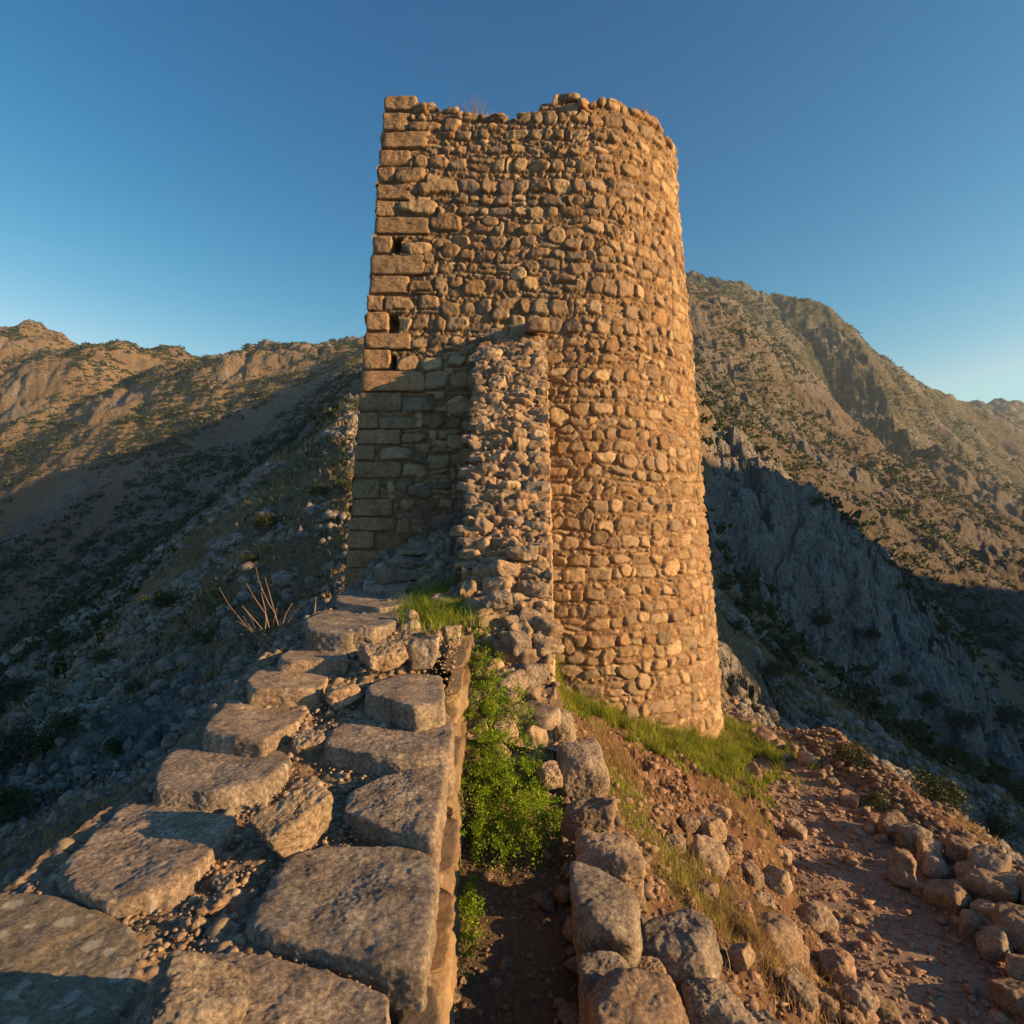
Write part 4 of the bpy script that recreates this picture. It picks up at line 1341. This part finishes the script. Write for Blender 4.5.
MOUND = [(718, 868, 74, 'large tan block on the mound below the grass strip'), (782, 948, 92, 'biggest slanted block on the scarp above the path'), (714, 834, 52, 'flat pale stone just below the grass strip'), (749, 918, 50, 'tan stone on the middle of the mound'),
         (679, 848, 40, 'grey stone at the left of the mound beside the trough row'), (712, 896, 40, 'small pale flat stone on the bare red earth'), (803, 832, 34, 'small upright stone at the edge of the far path'), (757, 778, 32, 'pale stone on the path near the tower foot'),
         (782, 886, 52, 'grey stone on the shoulder of the mound'), (757, 878, 42, 'squared stone between the pale stones on the mound'), (807, 1000, 58, 'dark stone in the scarp near the bottom'), (844, 975, 56, 'rounded stone at the foot of the scarp'),
         (869, 1008, 58, 'brown stone in the lowest part of the scarp'), (893, 1016, 46, 'reddish stone at the foot of the scarp cut by the bottom'), (823, 926, 58, 'broad stone in the face of the scarp'), (738, 848, 42, 'pale crusted stone beside the large tan block'),
         (725, 815, 36, 'low grey stone in the grass edge'), (694, 825, 34, 'small grey stone under the grass strip'), (770, 905, 36, 'small stone above the biggest slanted block'), (800, 965, 48, 'lumpy stone right of the biggest slanted block'),
         (746, 962, 44, 'stone lying in the dry grass'), (828, 1010, 50, 'lumpy brown stone in the bottom scarp'), (790, 860, 34, 'small stone at the top of the scarp'), (735, 890, 30, 'small brown stone on the bare earth')]
for q, (px, row, w, lb) in enumerate(MOUND):
    on_ground(px - 6, row + 4, w, [M_stone, M_brown, M_stone, M_red][q % 4], 970 + q, lb, MG, 'field_stone', 'stone', asp=(1, .8, .65), sink=0.45, p=15, shrink=0.62)
TFL = [(498, 868, 18), (486, 880, 26), (512, 872, 12), (470, 896, 12), (505, 967, 28), (515, 905, 10), (530, 958, 14), (496, 985, 22), (452, 1000, 26), (462, 985, 16), (548, 985, 16), (560, 1010, 26), (575, 960, 14), (455, 1016, 20), (533, 1000, 18), (480, 1016, 14), (505, 1010, 16), (540, 930, 10), (564, 870, 14), (458, 960, 14)]
for q, (px, row, w) in enumerate(TFL):
    on_ground(px, row, w, [M_stone, M_brown, M_slab][q % 3], 1000 + q, 'small flat pebble lying on the dark dirt floor of the trough', 'pebbles on the trough floor', 'pebble', 'pebble', asp=(1, .7, .4), sink=0.4, sub=3)


# ---------------------------------------------------------------- uncountable scatter
def scatter(name, pts, sizes, mat, seed, kinds=14, sub=1, flat=0.65, label=None, sink=0.2, drop=True):
    rs = np.random.RandomState(seed)
    protos = []
    for k in range(kinds):
        V, Fc = ico(sub)
        pl = []
        for _ in range(11):
            n = rs.normal(size=3); n /= np.linalg.norm(n)
            pl.append((n, rs.uniform(0.55, 1.0)))
        s = 0
        for n, o in pl:
            s = s + np.maximum(V @ n / o, 0) ** 10
        Vp = V / (s ** 0.1)[:, None]
        Vp = Vp / np.abs(Vp).max() + 0.06 * fbm(Vp * 2.0 + k, 2)[:, None] * V
        protos.append(Vp)
    Fc = ico(sub)[1]
    n = len(pts)
    VV = np.zeros((n, len(Fc) * 0 + len(ico(sub)[0]), 3), dtype=np.float32)
    a_ = rs.uniform(0, 2 * np.pi, n); kk = rs.randint(kinds, size=n)
    fl = rs.uniform(flat * 0.6, flat * 1.3, n)
    for k in range(kinds):
        m = np.where(kk == k)[0]
        v = protos[k][None] * sizes[m][:, None, None]
        x = v[..., 0] * np.cos(a_[m])[:, None] - v[..., 1] * np.sin(a_[m])[:, None]
        y = v[..., 0] * np.sin(a_[m])[:, None] + v[..., 1] * np.cos(a_[m])[:, None]
        z = v[..., 2] * fl[m][:, None]
        VV[m] = np.stack([x, y, z], -1)
    zo = pts[:, 2] + sizes * fl * (1 - 2 * sink) * 0.5
    VV += np.stack([pts[:, 0], pts[:, 1], zo], 1)[:, None, :].astype(np.float32)
    nv = VV.shape[1]
    FF = (Fc[None] + (np.arange(n) * nv)[:, None, None]).reshape(-1, 3)
    o = mk(name, VV.reshape(-1, 3), FF, mat, smooth=(sub > 1))
    return tag(o, label, name.replace('_', ' '), None, 'stuff')


def gpts(x, y):
    return np.stack([x, y, ground(x, y)], 1)


rs = np.random.RandomState(77)
n = 1500
y = rs.uniform(5.5, 10.2, n); x = rs.uniform(-.5, .42, n)
o = scatter('ramp_rubble', np.stack([x, y, wall_right_z(y)], 1) - np.array(W_ORG), np.exp(rs.normal(math.log(0.03), 0.5, n)).clip(.01, .075), M_stone, 15, sub=2)
o.parent = wall
if 'category' in o: del o['category']
o['label'] = 'small rubble and crumbled mortar in the ramp'
# gravel and chips on mound, path and trough
n = 9000
y = np.exp(rs.uniform(math.log(2.4), math.log(14), n)); x = rs.uniform(0.62, 1, n) * 0
x = 0.62 + rs.uniform(0, 1, n) * (path_inner(y) - 0.62)
sz = np.exp(rs.normal(math.log(0.018), 0.6, n)).clip(0.006, 0.09)
scatter('mound_gravel', gpts(x, y), sz, M_red, 1, label='loose stones and gravel on the reddish mound')
n = 9000
y = np.exp(rs.uniform(math.log(4.0), math.log(17), n)); x = path_inner(y) + rs.beta(0.8, 0.8, n) * (path_outer(y) - path_inner(y))
sz = np.exp(rs.normal(math.log(0.017), 0.7, n)).clip(0.006, 0.10)
scatter('path_gravel', gpts(x, y), sz, M_red, 2, label='small stones and grit on the dirt path', flat=0.5)
n = 2600
y = rs.uniform(5.0, 17, n); x = path_outer(y) + rs.normal(0.25, 0.28, n)
sz = np.exp(rs.normal(math.log(0.05), 0.5, n)).clip(0.015, 0.13)
scatter('kerb_rubble', gpts(x, y), sz, M_brown, 3, label='small rubble heaped along the outer edge of the path', sub=2)
n = 3500
y = rs.uniform(2.2, 5.6, n); x = rs.uniform(-0.42, 0.55, n)
sz = np.exp(rs.normal(math.log(0.007), 0.5, n)).clip(0.003, 0.025)
scatter('trough_gravel', gpts(x, y), sz, M_brown, 4, label='grit on the dark floor of the trough')
n = 1100
y = rs.uniform(2.0, 5.5, n); x = rs.normal(0.62, 0.14, n)
sz = np.exp(rs.normal(math.log(0.035), 0.5, n)).clip(0.012, 0.10)
scatter('rubble', gpts(x, y) + [0, 0, 0.03], sz, M_brown, 14, label='rubble packed between the stones right of the trough', sub=2)
# grit on the wall top
n = 7000
x = rs.uniform(-2.0, -0.45, n); y = np.exp(rs.uniform(math.log(2.0), math.log(9.5), n))
z = wall_left_z(y) + 0.045
sz = np.exp(rs.normal(math.log(0.009), 0.5, n)).clip(0.004, 0.035) * np.interp(y, [2, 6, 9], [1, 1.5, 2.0])
scatter('wall_gravel', np.stack([x, y, z], 1), sz, M_stone, 5, label='gravel and chips filling the gaps between the capstones')
# rocks of the near hillsides, following outcrops
for side, sd, nm, lb in ((-1, 6, 'left_slope_rocks', 'grey rocks strewn over the shaded hillside left of the wall'), (1, 7, 'right_slope_rocks', 'grey rocks strewn over the gorge slopes right of the tower')):
    n = 120000
    r = np.exp(rs.uniform(math.log(8), math.log(120), n))
    th = np.radians(rs.uniform(-52, 4, n)) if side < 0 else np.radians(rs.uniform(10, 52, n))
    x, y = np.sin(th) * r, np.cos(th) * r
    f = fbm(P3(x, y, None, 1 / 7.0) + 2.0, 4) + 0.5 * fbm(P3(x, y, None, 1 / 1.7), 3)
    ok = (f > 0.12 + 0.25 * rs.rand(n))
    ok &= (x < -2.6) if side < 0 else ((x > path_outer(y) + 0.9) & (r < 48))
    x, y, r = x[ok], y[ok], r[ok]
    sz = np.exp(rs.normal(0, 0.55, len(x))).clip(0.3, 3.5) * 0.0045 * r
    scatter(nm, gpts(x, y), sz, M_grey, sd, label=lb, sub=1, flat=0.8, sink=0.35)


n = 16000
r = np.exp(rs.uniform(math.log(5), math.log(32), n)); th = np.radians(rs.uniform(-52, -8, n))
x, y = np.sin(th) * r, np.cos(th) * r
f = fbm(P3(x, y, None, 1 / 2.5) + 7.0, 4)
ok = (f > -0.05 + 0.4 * rs.rand(n)) & (x < -2.5)
x, y, r = x[ok], y[ok], r[ok]
scatter('left_slope_scree', gpts(x, y), np.exp(rs.normal(0, 0.6, len(x))).clip(0.3, 3.5) * 0.006 * r, M_grey, 16, label='broken stones on the slope just left of the wall', sub=1, flat=0.8, sink=0.35)


# ---------------------------------------------------------------- leaves, grass, twigs
def leaf_mesh(centers, dirs, length, width, rs, bend=0.3):
    """one folded leaf (two quads) per centre"""
    n = len(centers)
    up = dirs / np.linalg.norm(dirs, axis=1)[:, None]
    rnd = rs.normal(size=(n, 3))
    side = np.cross(up, rnd); side /= np.linalg.norm(side, axis=1)[:, None]
    nor = np.cross(up, side)
    L = length[:, None]; Wd = width[:, None]
    p0 = centers
    p1 = centers + up * L * 0.5 + side * Wd * 0.5 + nor * L * 0.06
    p2 = centers + up * L + nor * L * bend * 0.4
    p3 = centers + up * L * 0.5 - side * Wd * 0.5 + nor * L * 0.06
    V = np.stack([p0, p1, p2, p3], 1).reshape(-1, 3)
    Fq = np.arange(4 * n).reshape(n, 4)
    return V, Fq


def blades(base, height, width, lean, rs):
    """grass blades: three segments narrowing to a tip"""
    n = len(base)
    a_ = rs.uniform(0, 2 * np.pi, n)
    side = np.stack([np.cos(a_), np.sin(a_), 0 * a_], 1)
    b_ = rs.uniform(0, 2 * np.pi, n)
    ld = np.stack([np.cos(b_), np.sin(b_), 0 * b_], 1) * (lean * rs.uniform(0.2, 1.4, n))[:, None]
    H = height[:, None]; Wd = width[:, None]
    rows = []
    for t, wv in ((0, 1.0), (0.4, 0.85), (0.75, 0.5), (1.0, 0.06)):
        c = base + ld * H * t * t + np.array([0, 0, 1.0]) * H * (t - 0.25 * t * t * np.linalg.norm(ld, axis=1)[:, None])
        rows += [c - side * Wd * wv / 2, c + side * Wd * wv / 2]
    V = np.stack(rows, 1).reshape(-1, 3)
    i = (np.arange(n) * 8)[:, None]
    Fq = np.concatenate([i + np.array([[0, 1, 3, 2]]), i + np.array([[2, 3, 5, 4]]), i + np.array([[4, 5, 7, 6]])], 0)
    return V, Fq


def stuff(name, V, Fq, mat, label, cat):
    return tag(mk(name, V, Fq, mat, smooth=False), label, cat, None, 'stuff')


rs = np.random.RandomState(99)


def herb(name, px_rows, n_cl, zlift, seed, label, leafn=46, hgt=0.16):
    """low leafy cushion: many sprigs of small leaves over the polygon given in the ground plane"""
    r2 = np.random.RandomState(seed)
    cs, ds, ls = [], [], []
    for (x, y, rad, h) in px_rows:
        m = int(n_cl * rad * rad * 60)
        a_ = r2.uniform(0, 2 * np.pi, m); q = np.sqrt(r2.uniform(0, 1, m)) * rad
        sx_, sy_ = x + q * np.cos(a_), y + q * np.sin(a_)
        topz = h * np.sqrt(np.clip(1 - (q / rad) ** 2 * 0.85, 0, 1)) * (1 + 0.25 * r2.normal(size=m)) + 0.05 * noise3(P3(sx_, sy_, None, 9.0))
        gz = np.maximum(ground(sx_, sy_), np.where(sy_ > 5.3, wall_right_z(sy_) + 0.04, -9))
        base = np.stack([sx_, sy_, gz + np.maximum(topz, 0.02)], 1)
        k = leafn
        c = np.repeat(base, k, 0) + r2.normal(0, 1, (m * k, 3)) * np.array([0.020, 0.020, 0.018])
        d = r2.normal(0, 1, (m * k, 3)) + np.array([0.35, -0.15, 0.9])
        cs.append(c); ds.append(d); ls.append(r2.uniform(0.010, 0.021, m * k))
        # leaves lower down so the cushion is not hollow
        c2 = np.repeat(base, 14, 0); c2[:, 2] -= r2.uniform(0.02, 1, len(c2)) * np.repeat(np.maximum(topz, 0.02), 14)
        c2 += r2.normal(0, 0.02, c2.shape)
        cs.append(c2); ds.append(r2.normal(0, 1, c2.shape) + [0, 0, .4]); ls.append(r2.uniform(0.014, 0.026, len(c2)))
    c = np.concatenate(cs); d = np.concatenate(ds); l = np.concatenate(ls)
    V, Fq = leaf_mesh(c, d, l, l * 0.62, r2)
    return stuff(name, V, Fq, M_herb, label, 'herbs')


herb('green_herbs', [(-0.24, 4.3, 0.22, 0.34), (-0.02, 4.42, 0.28, 0.40), (0.18, 4.45, 0.22, 0.34), (-0.2, 4.7, 0.3, 0.34), (0.08, 4.75, 0.3, 0.30), (-0.25, 5.2, 0.3, 0.30), (0.0, 5.2, 0.28, 0.26), (-0.28, 5.65, 0.24, 0.28), (-0.08, 5.6, 0.22, 0.2), (-0.27, 5.9, 0.2, 0.2), (-0.3, 6.1, 0.14, 0.14)],
     11, 0, 5, 'dense bright green leafy herbs filling the upper end of the trough')
herb('green_herbs', [(-0.33, 3.95, 0.12, 0.12), (-0.29, 3.72, 0.15, 0.17), (-0.27, 3.5, 0.14, 0.17)], 11, 0, 6, 'smaller green herb clump hugging the foot of the wall in the trough')

# grass strip round the tower foot
n = 75000
s = rs.uniform(CX - XL0 - 0.9, CX - XL0 + RAD * math.radians(112), n)
tx, ty, nx_, ny_ = tower_pos(s, -3.6)
wd = np.interp(s, [2.5, 3.4, 4.6, 6.0, 7.4, 9.3], [1.0, 1.5, 1.9, 1.5, 1.1, 0.4])
q = np.abs(rs.normal(0, 0.55, n)) * wd
x = tx + nx_ * q + rs.normal(0, .03, n); y = ty + ny_ * q
ok = (fbm(P3(x, y, None, 2.2), 3) > -0.6 + 0.6 * q / 1.0) & (x > 0.62)
x, y, q = x[ok], y[ok], q[ok]
b = gpts(x, y)
hgt = rs.uniform(0.06, 0.30, len(x)) * np.clip(1 + 0.9 * fbm(P3(x, y, None, 3.5), 3), 0.3, 1.8) * (1 - 0.35 * np.clip(q, 0, 1.4))
V, Fq = blades(b, hgt, rs.uniform(0.006, 0.012, len(x)), 0.6, rs)
stuff('green_grass', V, Fq, M_grass, 'bright green grass strip along the rounded foot of the tower', 'grass')
pick = rs.rand(len(x)) < 0.14
V, Fq = blades(b[pick], hgt[pick] * 1.25, rs.uniform(0.004, 0.009, pick.sum()), 0.8, rs)
stuff('dry_grass', V, Fq, M_dry, 'dry stalks mixed into the green strip at the foot of the tower', 'grass')


def tuft(name, cx, cy, rx, ry, n, h, mat, label, zf=None, lean=0.6, wdt=(0.003, 0.006), seed=1):
    r2 = np.random.RandomState(seed)
    x = cx + r2.normal(0, rx / 2, n); y = cy + r2.normal(0, ry / 2, n)
    z = ground(x, y) if zf is None else zf(x, y)
    V, Fq = blades(np.stack([x, y, z], 1), r2.uniform(h * 0.4, h, n), r2.uniform(*wdt, n), lean, r2)
    return V, Fq


V, Fq = tuft('g', -0.72, 6.75, 0.40, 0.8, 7000, 0.22, M_grass, '', zf=lambda x, y: wall_left_z(y) + 0.03 + 0.10 * sstep(6.5, 8, y), seed=3)
tag(mk('grass_tuft', V, Fq, M_grass, smooth=False), 'bright green grass tuft growing on top of the wall', 'grass')
V, Fq = tuft('g', -0.55, 8.2, 0.15, 0.3, 700, 0.2, M_grass, '', zf=lambda x, y: wall_left_z(y) + 0.35, seed=4)
tag(mk('grass_tuft', V, Fq, M_grass, smooth=False), 'small yellow-green grass tuft between the stacked thin slabs and the ramp', 'grass')
V, Fq = tuft('g', 1.75, 4.6, 0.5, 0.6, 5200, 0.17, M_dry, '', seed=5)
V2, Fq2 = tuft('g', 1.45, 4.75, 0.35, 0.5, 1600, 0.12, M_grass, '', seed=6)
stuff('dry_grass', V, Fq, M_dry, 'straw-coloured dry grass on the lower mound near the bottom edge', 'grass')
stuff('green_grass', V2, Fq2, M_grass, 'thin green grass among the dry grass on the lower mound', 'grass')
V, Fq = tuft('g', 2.9, 7.9, 0.55, 1.0, 3800, 0.15, M_dry, '', seed=7)
stuff('dry_grass', V, Fq, M_dry, 'dry yellow grass at the top of the scarp beside the path', 'grass')
V, Fq = tuft('g', 1.05, 5.9, 0.22, 1.1, 1500, 0.10, M_grass, '', seed=8)
stuff('green_grass', V, Fq, M_grass, 'sparse short green grass right of the trough row', 'grass')
V, Fq = tuft('g', 1.15, 6.9, 0.3, 1.0, 3200, 0.13, M_dry, '', seed=9)
stuff('dry_grass', V, Fq, M_dry, 'sparse straw below the green grass strip', 'grass')

# hillside grass: dry and green tussocks on the near slopes
for side, nm, mt, lb, sd in ((-1, 'hillside_grass', M_dry, 'dry tussocks among the rocks of the left hillside', 31), (-1, 'hillside_grass', M_scrub, 'low dark green ground plants on the left hillside', 32),
                             (1, 'hillside_grass', M_dry, 'dry tussocks among the rocks of the right gorge', 33), (1, 'hillside_grass', M_scrub, 'low dark green ground plants in the right gorge', 34)):
    r2 = np.random.RandomState(sd)
    n = 15000 if mt is M_dry else 12000
    r = np.exp(r2.uniform(math.log(7), math.log(85 if side < 0 else 50), n))
    th = np.radians(r2.uniform(-50, 2, n)) if side < 0 else np.radians(r2.uniform(12, 50, n))
    x, y = np.sin(th) * r, np.cos(th) * r
    f = fbm(P3(x, y, None, 1 / 5.0) + sd, 3)
    ok = (f > 0.05 + 0.3 * r2.rand(n)) & ((x < -2.5) if side < 0 else (x > path_outer(y) + 1.1))
    x, y, r = x[ok], y[ok], r[ok]
    b = np.repeat(gpts(x, y), 7, 0); rr = np.repeat(r, 7)
    b[:, :2] += r2.normal(0, 1, (len(b), 2)) * (0.006 * rr)[:, None]
    V, Fq = blades(b, rr * r2.uniform(0.004, 0.012, len(b)), rr * r2.uniform(0.001, 0.002, len(b)), 0.9, r2)
    stuff(nm, V, Fq, mt, lb, 'grass')


def tube(path, rad, sides=5):
    P = np.array(path, float)
    n = len(P)
    T = np.gradient(P, axis=0); T /= np.linalg.norm(T, axis=1)[:, None]
    up = np.array([0.3, 0.9, 0.2])
    A = np.cross(T, up); A /= np.maximum(np.linalg.norm(A, axis=1), 1e-6)[:, None]
    B = np.cross(T, A)
    an = np.linspace(0, 2 * np.pi, sides, endpoint=False)
    r = np.interp(np.linspace(0, 1, n), [0, 1], rad)
    V = P[:, None] + r[:, None, None] * (np.cos(an)[None, :, None] * A[:, None] + np.sin(an)[None, :, None] * B[:, None])
    return V.reshape(-1, 3), grid_faces(n, sides, True)


def join(parts):
    Vs, Fs, o = [], [], 0
    for V, Fq in parts:
        Vs.append(V); Fs.append(Fq + o); o += len(V)
    return np.concatenate(Vs), np.concatenate(Fs)


def twigs(base, n, h, spread, seed, rad=0.006, forks=2, lean=(0, 0, 0)):
    r2 = np.random.RandomState(seed)
    parts = []
    for k in range(n):
        d = np.array([r2.normal(0, spread), r2.normal(0, spread), 1.0]) + np.array(lean)
        d /= np.linalg.norm(d)
        L = h * r2.uniform(0.5, 1.0)
        p = np.array(base) + np.array([r2.normal(0, .03), r2.normal(0, .03), 0]); pts = [p]
        for i in range(6):
            d = d + r2.normal(0, 0.10, 3); d /= np.linalg.norm(d)
            p = p + d * L / 6; pts.append(p)
        parts.append(tube(pts, (rad, rad * 0.3)))
        for f in range(forks):
            i = r2.randint(2, 5); d2 = d + r2.normal(0, 0.5, 3); d2 /= np.linalg.norm(d2)
            q0 = pts[i]; pp = [q0]
            for j in range(4):
                d2 = d2 + r2.normal(0, 0.1, 3); d2 /= np.linalg.norm(d2); q0 = q0 + d2 * L * 0.11; pp.append(q0)
            parts.append(tube(pp, (rad * 0.6, rad * 0.25)))
    return join(parts)


def twig_thing(name, base, label, **kw):
    V, Fq = twigs((0, 0, 0), **kw)
    tag(mk(name, V, Fq, M_twig, loc=base), label, 'twigs')


bx_, by_ = -2.22, 6.35
twig_thing('dry_twigs', (bx_, by_, -1.75), 'bare pale twigs fanning out beside the left edge of the wall', n=11, h=1.25, spread=0.42, seed=3, rad=0.009, lean=(-0.45, 0, 0))
twig_thing('dry_twigs', (-1.25, 9.3, -0.42), 'dry brown stalks standing in front of the shaded tower face', n=40, h=0.85, spread=0.5, seed=4, rad=0.0055, forks=2, lean=(-0.35, 0, 0))
twig_thing('dry_grass_stalks', (-0.60, 10.75, 6.70), 'wisp of dry stalks on the left part of the tower crest', n=46, h=0.55, spread=0.55, seed=5, rad=0.004, forks=1)
twig_thing('dry_grass_stalks', (2.35, 11.2, 7.0), 'tiny dry stalks on the right part of the tower crest', n=16, h=0.5, spread=0.35, seed=6, rad=0.004, forks=1)

# ---------------------------------------------------------------- shrubs on the slopes
def shrub_data(seed, nleaf, ls):
    r2 = np.random.RandomState(seed)
    k = 16
    cc = r2.normal(0, 0.42, (k, 3)) * [1, 1, 0.55] + [0, 0, 0.55]
    cr = r2.uniform(0.22, 0.42, k)
    i = r2.randint(k, size=nleaf)
    d = r2.normal(size=(nleaf, 3)); d /= np.linalg.norm(d, axis=1)[:, None]
    c = cc[i] + d * (cr[i] * r2.uniform(0.55, 1.0, nleaf) ** 0.5)[:, None]
    c = c[c[:, 2] > 0.02]
    n = len(c)
    V, Fq = leaf_mesh(c, r2.normal(size=(n, 3)) + [0, 0, .3], r2.uniform(ls * .6, ls * 1.3, n), r2.uniform(ls * .4, ls * .8, n), r2)
    return V, Fq


SPROT = []
for q in range(4):
    V, Fq = shrub_data(50 + q, 2600, 0.09)
    o = mk('foliage', V, Fq, M_scrub, smooth=False, link=False)
    tv, tf = twigs((0, 0, 0), 7, 0.8, 0.6, 70 + q, rad=0.03, forks=1)
    t = mk('stem', tv, tf, M_twig, link=False)
    SPROT.append((o, t))
SHR = [(268, 522, 30), (165, 600, 34), (30, 745, 60), (70, 722, 40), (232, 700, 30), (118, 745, 26), (345, 487, 18), (60, 640, 34), (105, 655, 26), (15, 690, 40), (135, 690, 24), (205, 640, 22), (10, 800, 50), (320, 490, 22), (250, 560, 18),
       (905, 730, 38), (940, 792, 52), (775, 670, 26), (848, 755, 32), (820, 620, 24), (900, 680, 24), (870, 640, 22), (985, 770, 34), (1000, 830, 40), (735, 625, 20), (960, 720, 30), (1010, 720, 30), (880, 800, 26), (770, 590, 16), (930, 700, 22), (1015, 790, 34), (800, 640, 18)]
for q, (px, row, w) in enumerate(SHR):
    h = hit(px, row + w * 0.3, 7, 150)
    s = w / F * h.y / 1.6
    side = 'left hillside' if px < 512 else 'right gorge slope'
    root = empty('shrub', h)
    root.scale = (s, s, s * 0.85)
    root.rotation_euler = (0, 0, q * 1.3)
    tag(root, 'round dark green shrub on the shaded ' + side, 'shrub', 'shrubs on the ' + side)
    for src in SPROT[q % 4]:
        c = src.copy()
        c.parent = root
        col.objects.link(c)


def far_scrub(name, n, r0, r1, t0, t1, size, seed, label, thr=0.0, leaf=22):
    r2 = np.random.RandomState(seed)
    r = np.sqrt(r2.uniform(r0 * r0, r1 * r1, n)); th = np.radians(r2.uniform(t0, t1, n))
    x, y = np.sin(th) * r, np.cos(th) * r
    f = fbm(P3(x, y, None, 1 / 45.0) + seed, 4)
    ok = f > thr + 0.5 * (r2.rand(n) - 0.5)
    x, y = x[ok], y[ok]
    m = len(x)
    z = ground(x, y)
    s = size * np.exp(r2.normal(0, 0.4, m))
    c = np.repeat(np.stack([x, y, z], 1), leaf, 0); ss = np.repeat(s, leaf)
    d = r2.normal(size=(len(c), 3)); d /= np.linalg.norm(d, axis=1)[:, None]; d[:, 2] = np.abs(d[:, 2])
    c = c + d * (ss * r2.uniform(0.3, 1.0, len(c)))[:, None] * [1, 1, 0.75]
    V, Fq = leaf_mesh(c, r2.normal(size=c.shape) + [0, 0, .4], ss * r2.uniform(.35, .75, len(c)), ss * r2.uniform(.3, .6, len(c)), r2)
    return stuff(name, V, Fq, M_scrub, label, 'scrub')


far_scrub('mountain_scrub', 24000, 170, 560, -45, -11, 0.95, 91, 'dark scrub dotted over the left mountain', -0.1)
far_scrub('mountain_scrub', 42000, 140, 720, 14, 44, 0.95, 92, 'dark scrub dotted over the right mountain', -0.1, 14)
far_scrub('hillside_scrub', 3600, 50, 190, -45, -9, 0.7, 93, 'scattered low scrub on the lower left slopes', 0.0, 30)
far_scrub('hillside_scrub', 5200, 45, 160, 14, 44, 0.62, 94, 'scattered low scrub in the right gorge', 0.0, 30)

# ---------------------------------------------------------------- the evening air
def build_haze():
    m = bpy.data.materials.new('haze')
    m.use_nodes = True
    nt = m.node_tree
    nt.nodes.remove(nt.nodes['Principled BSDF'])
    v = nt.nodes.new('ShaderNodeVolumePrincipled')
    v.inputs['Color'].default_value = (0.6, 0.8, 1.0, 1)
    v.inputs['Density'].default_value = 0.00022
    v.inputs['Anisotropy'].default_value = 0.2
    nt.links.new(v.outputs[0], nt.nodes['Material Output'].inputs['Volume'])
    zlo = float(HZ.min()) - 1.0
    zhi = max(float(HZ.max()), 8.0) + 3.0
    e_ = R_MAX + 20
    V = [(x, y, z) for z in (zlo, zhi) for y in (-e_, e_) for x in (-e_, e_)]
    Fq = [(0, 2, 3, 1), (4, 5, 7, 6), (0, 1, 5, 4), (2, 6, 7, 3), (0, 4, 6, 2), (1, 3, 7, 5)]
    tag(mk('haze', V, Fq, m, smooth=False), 'thin blue evening haze over the valley', 'haze', None, 'stuff')


build_haze()
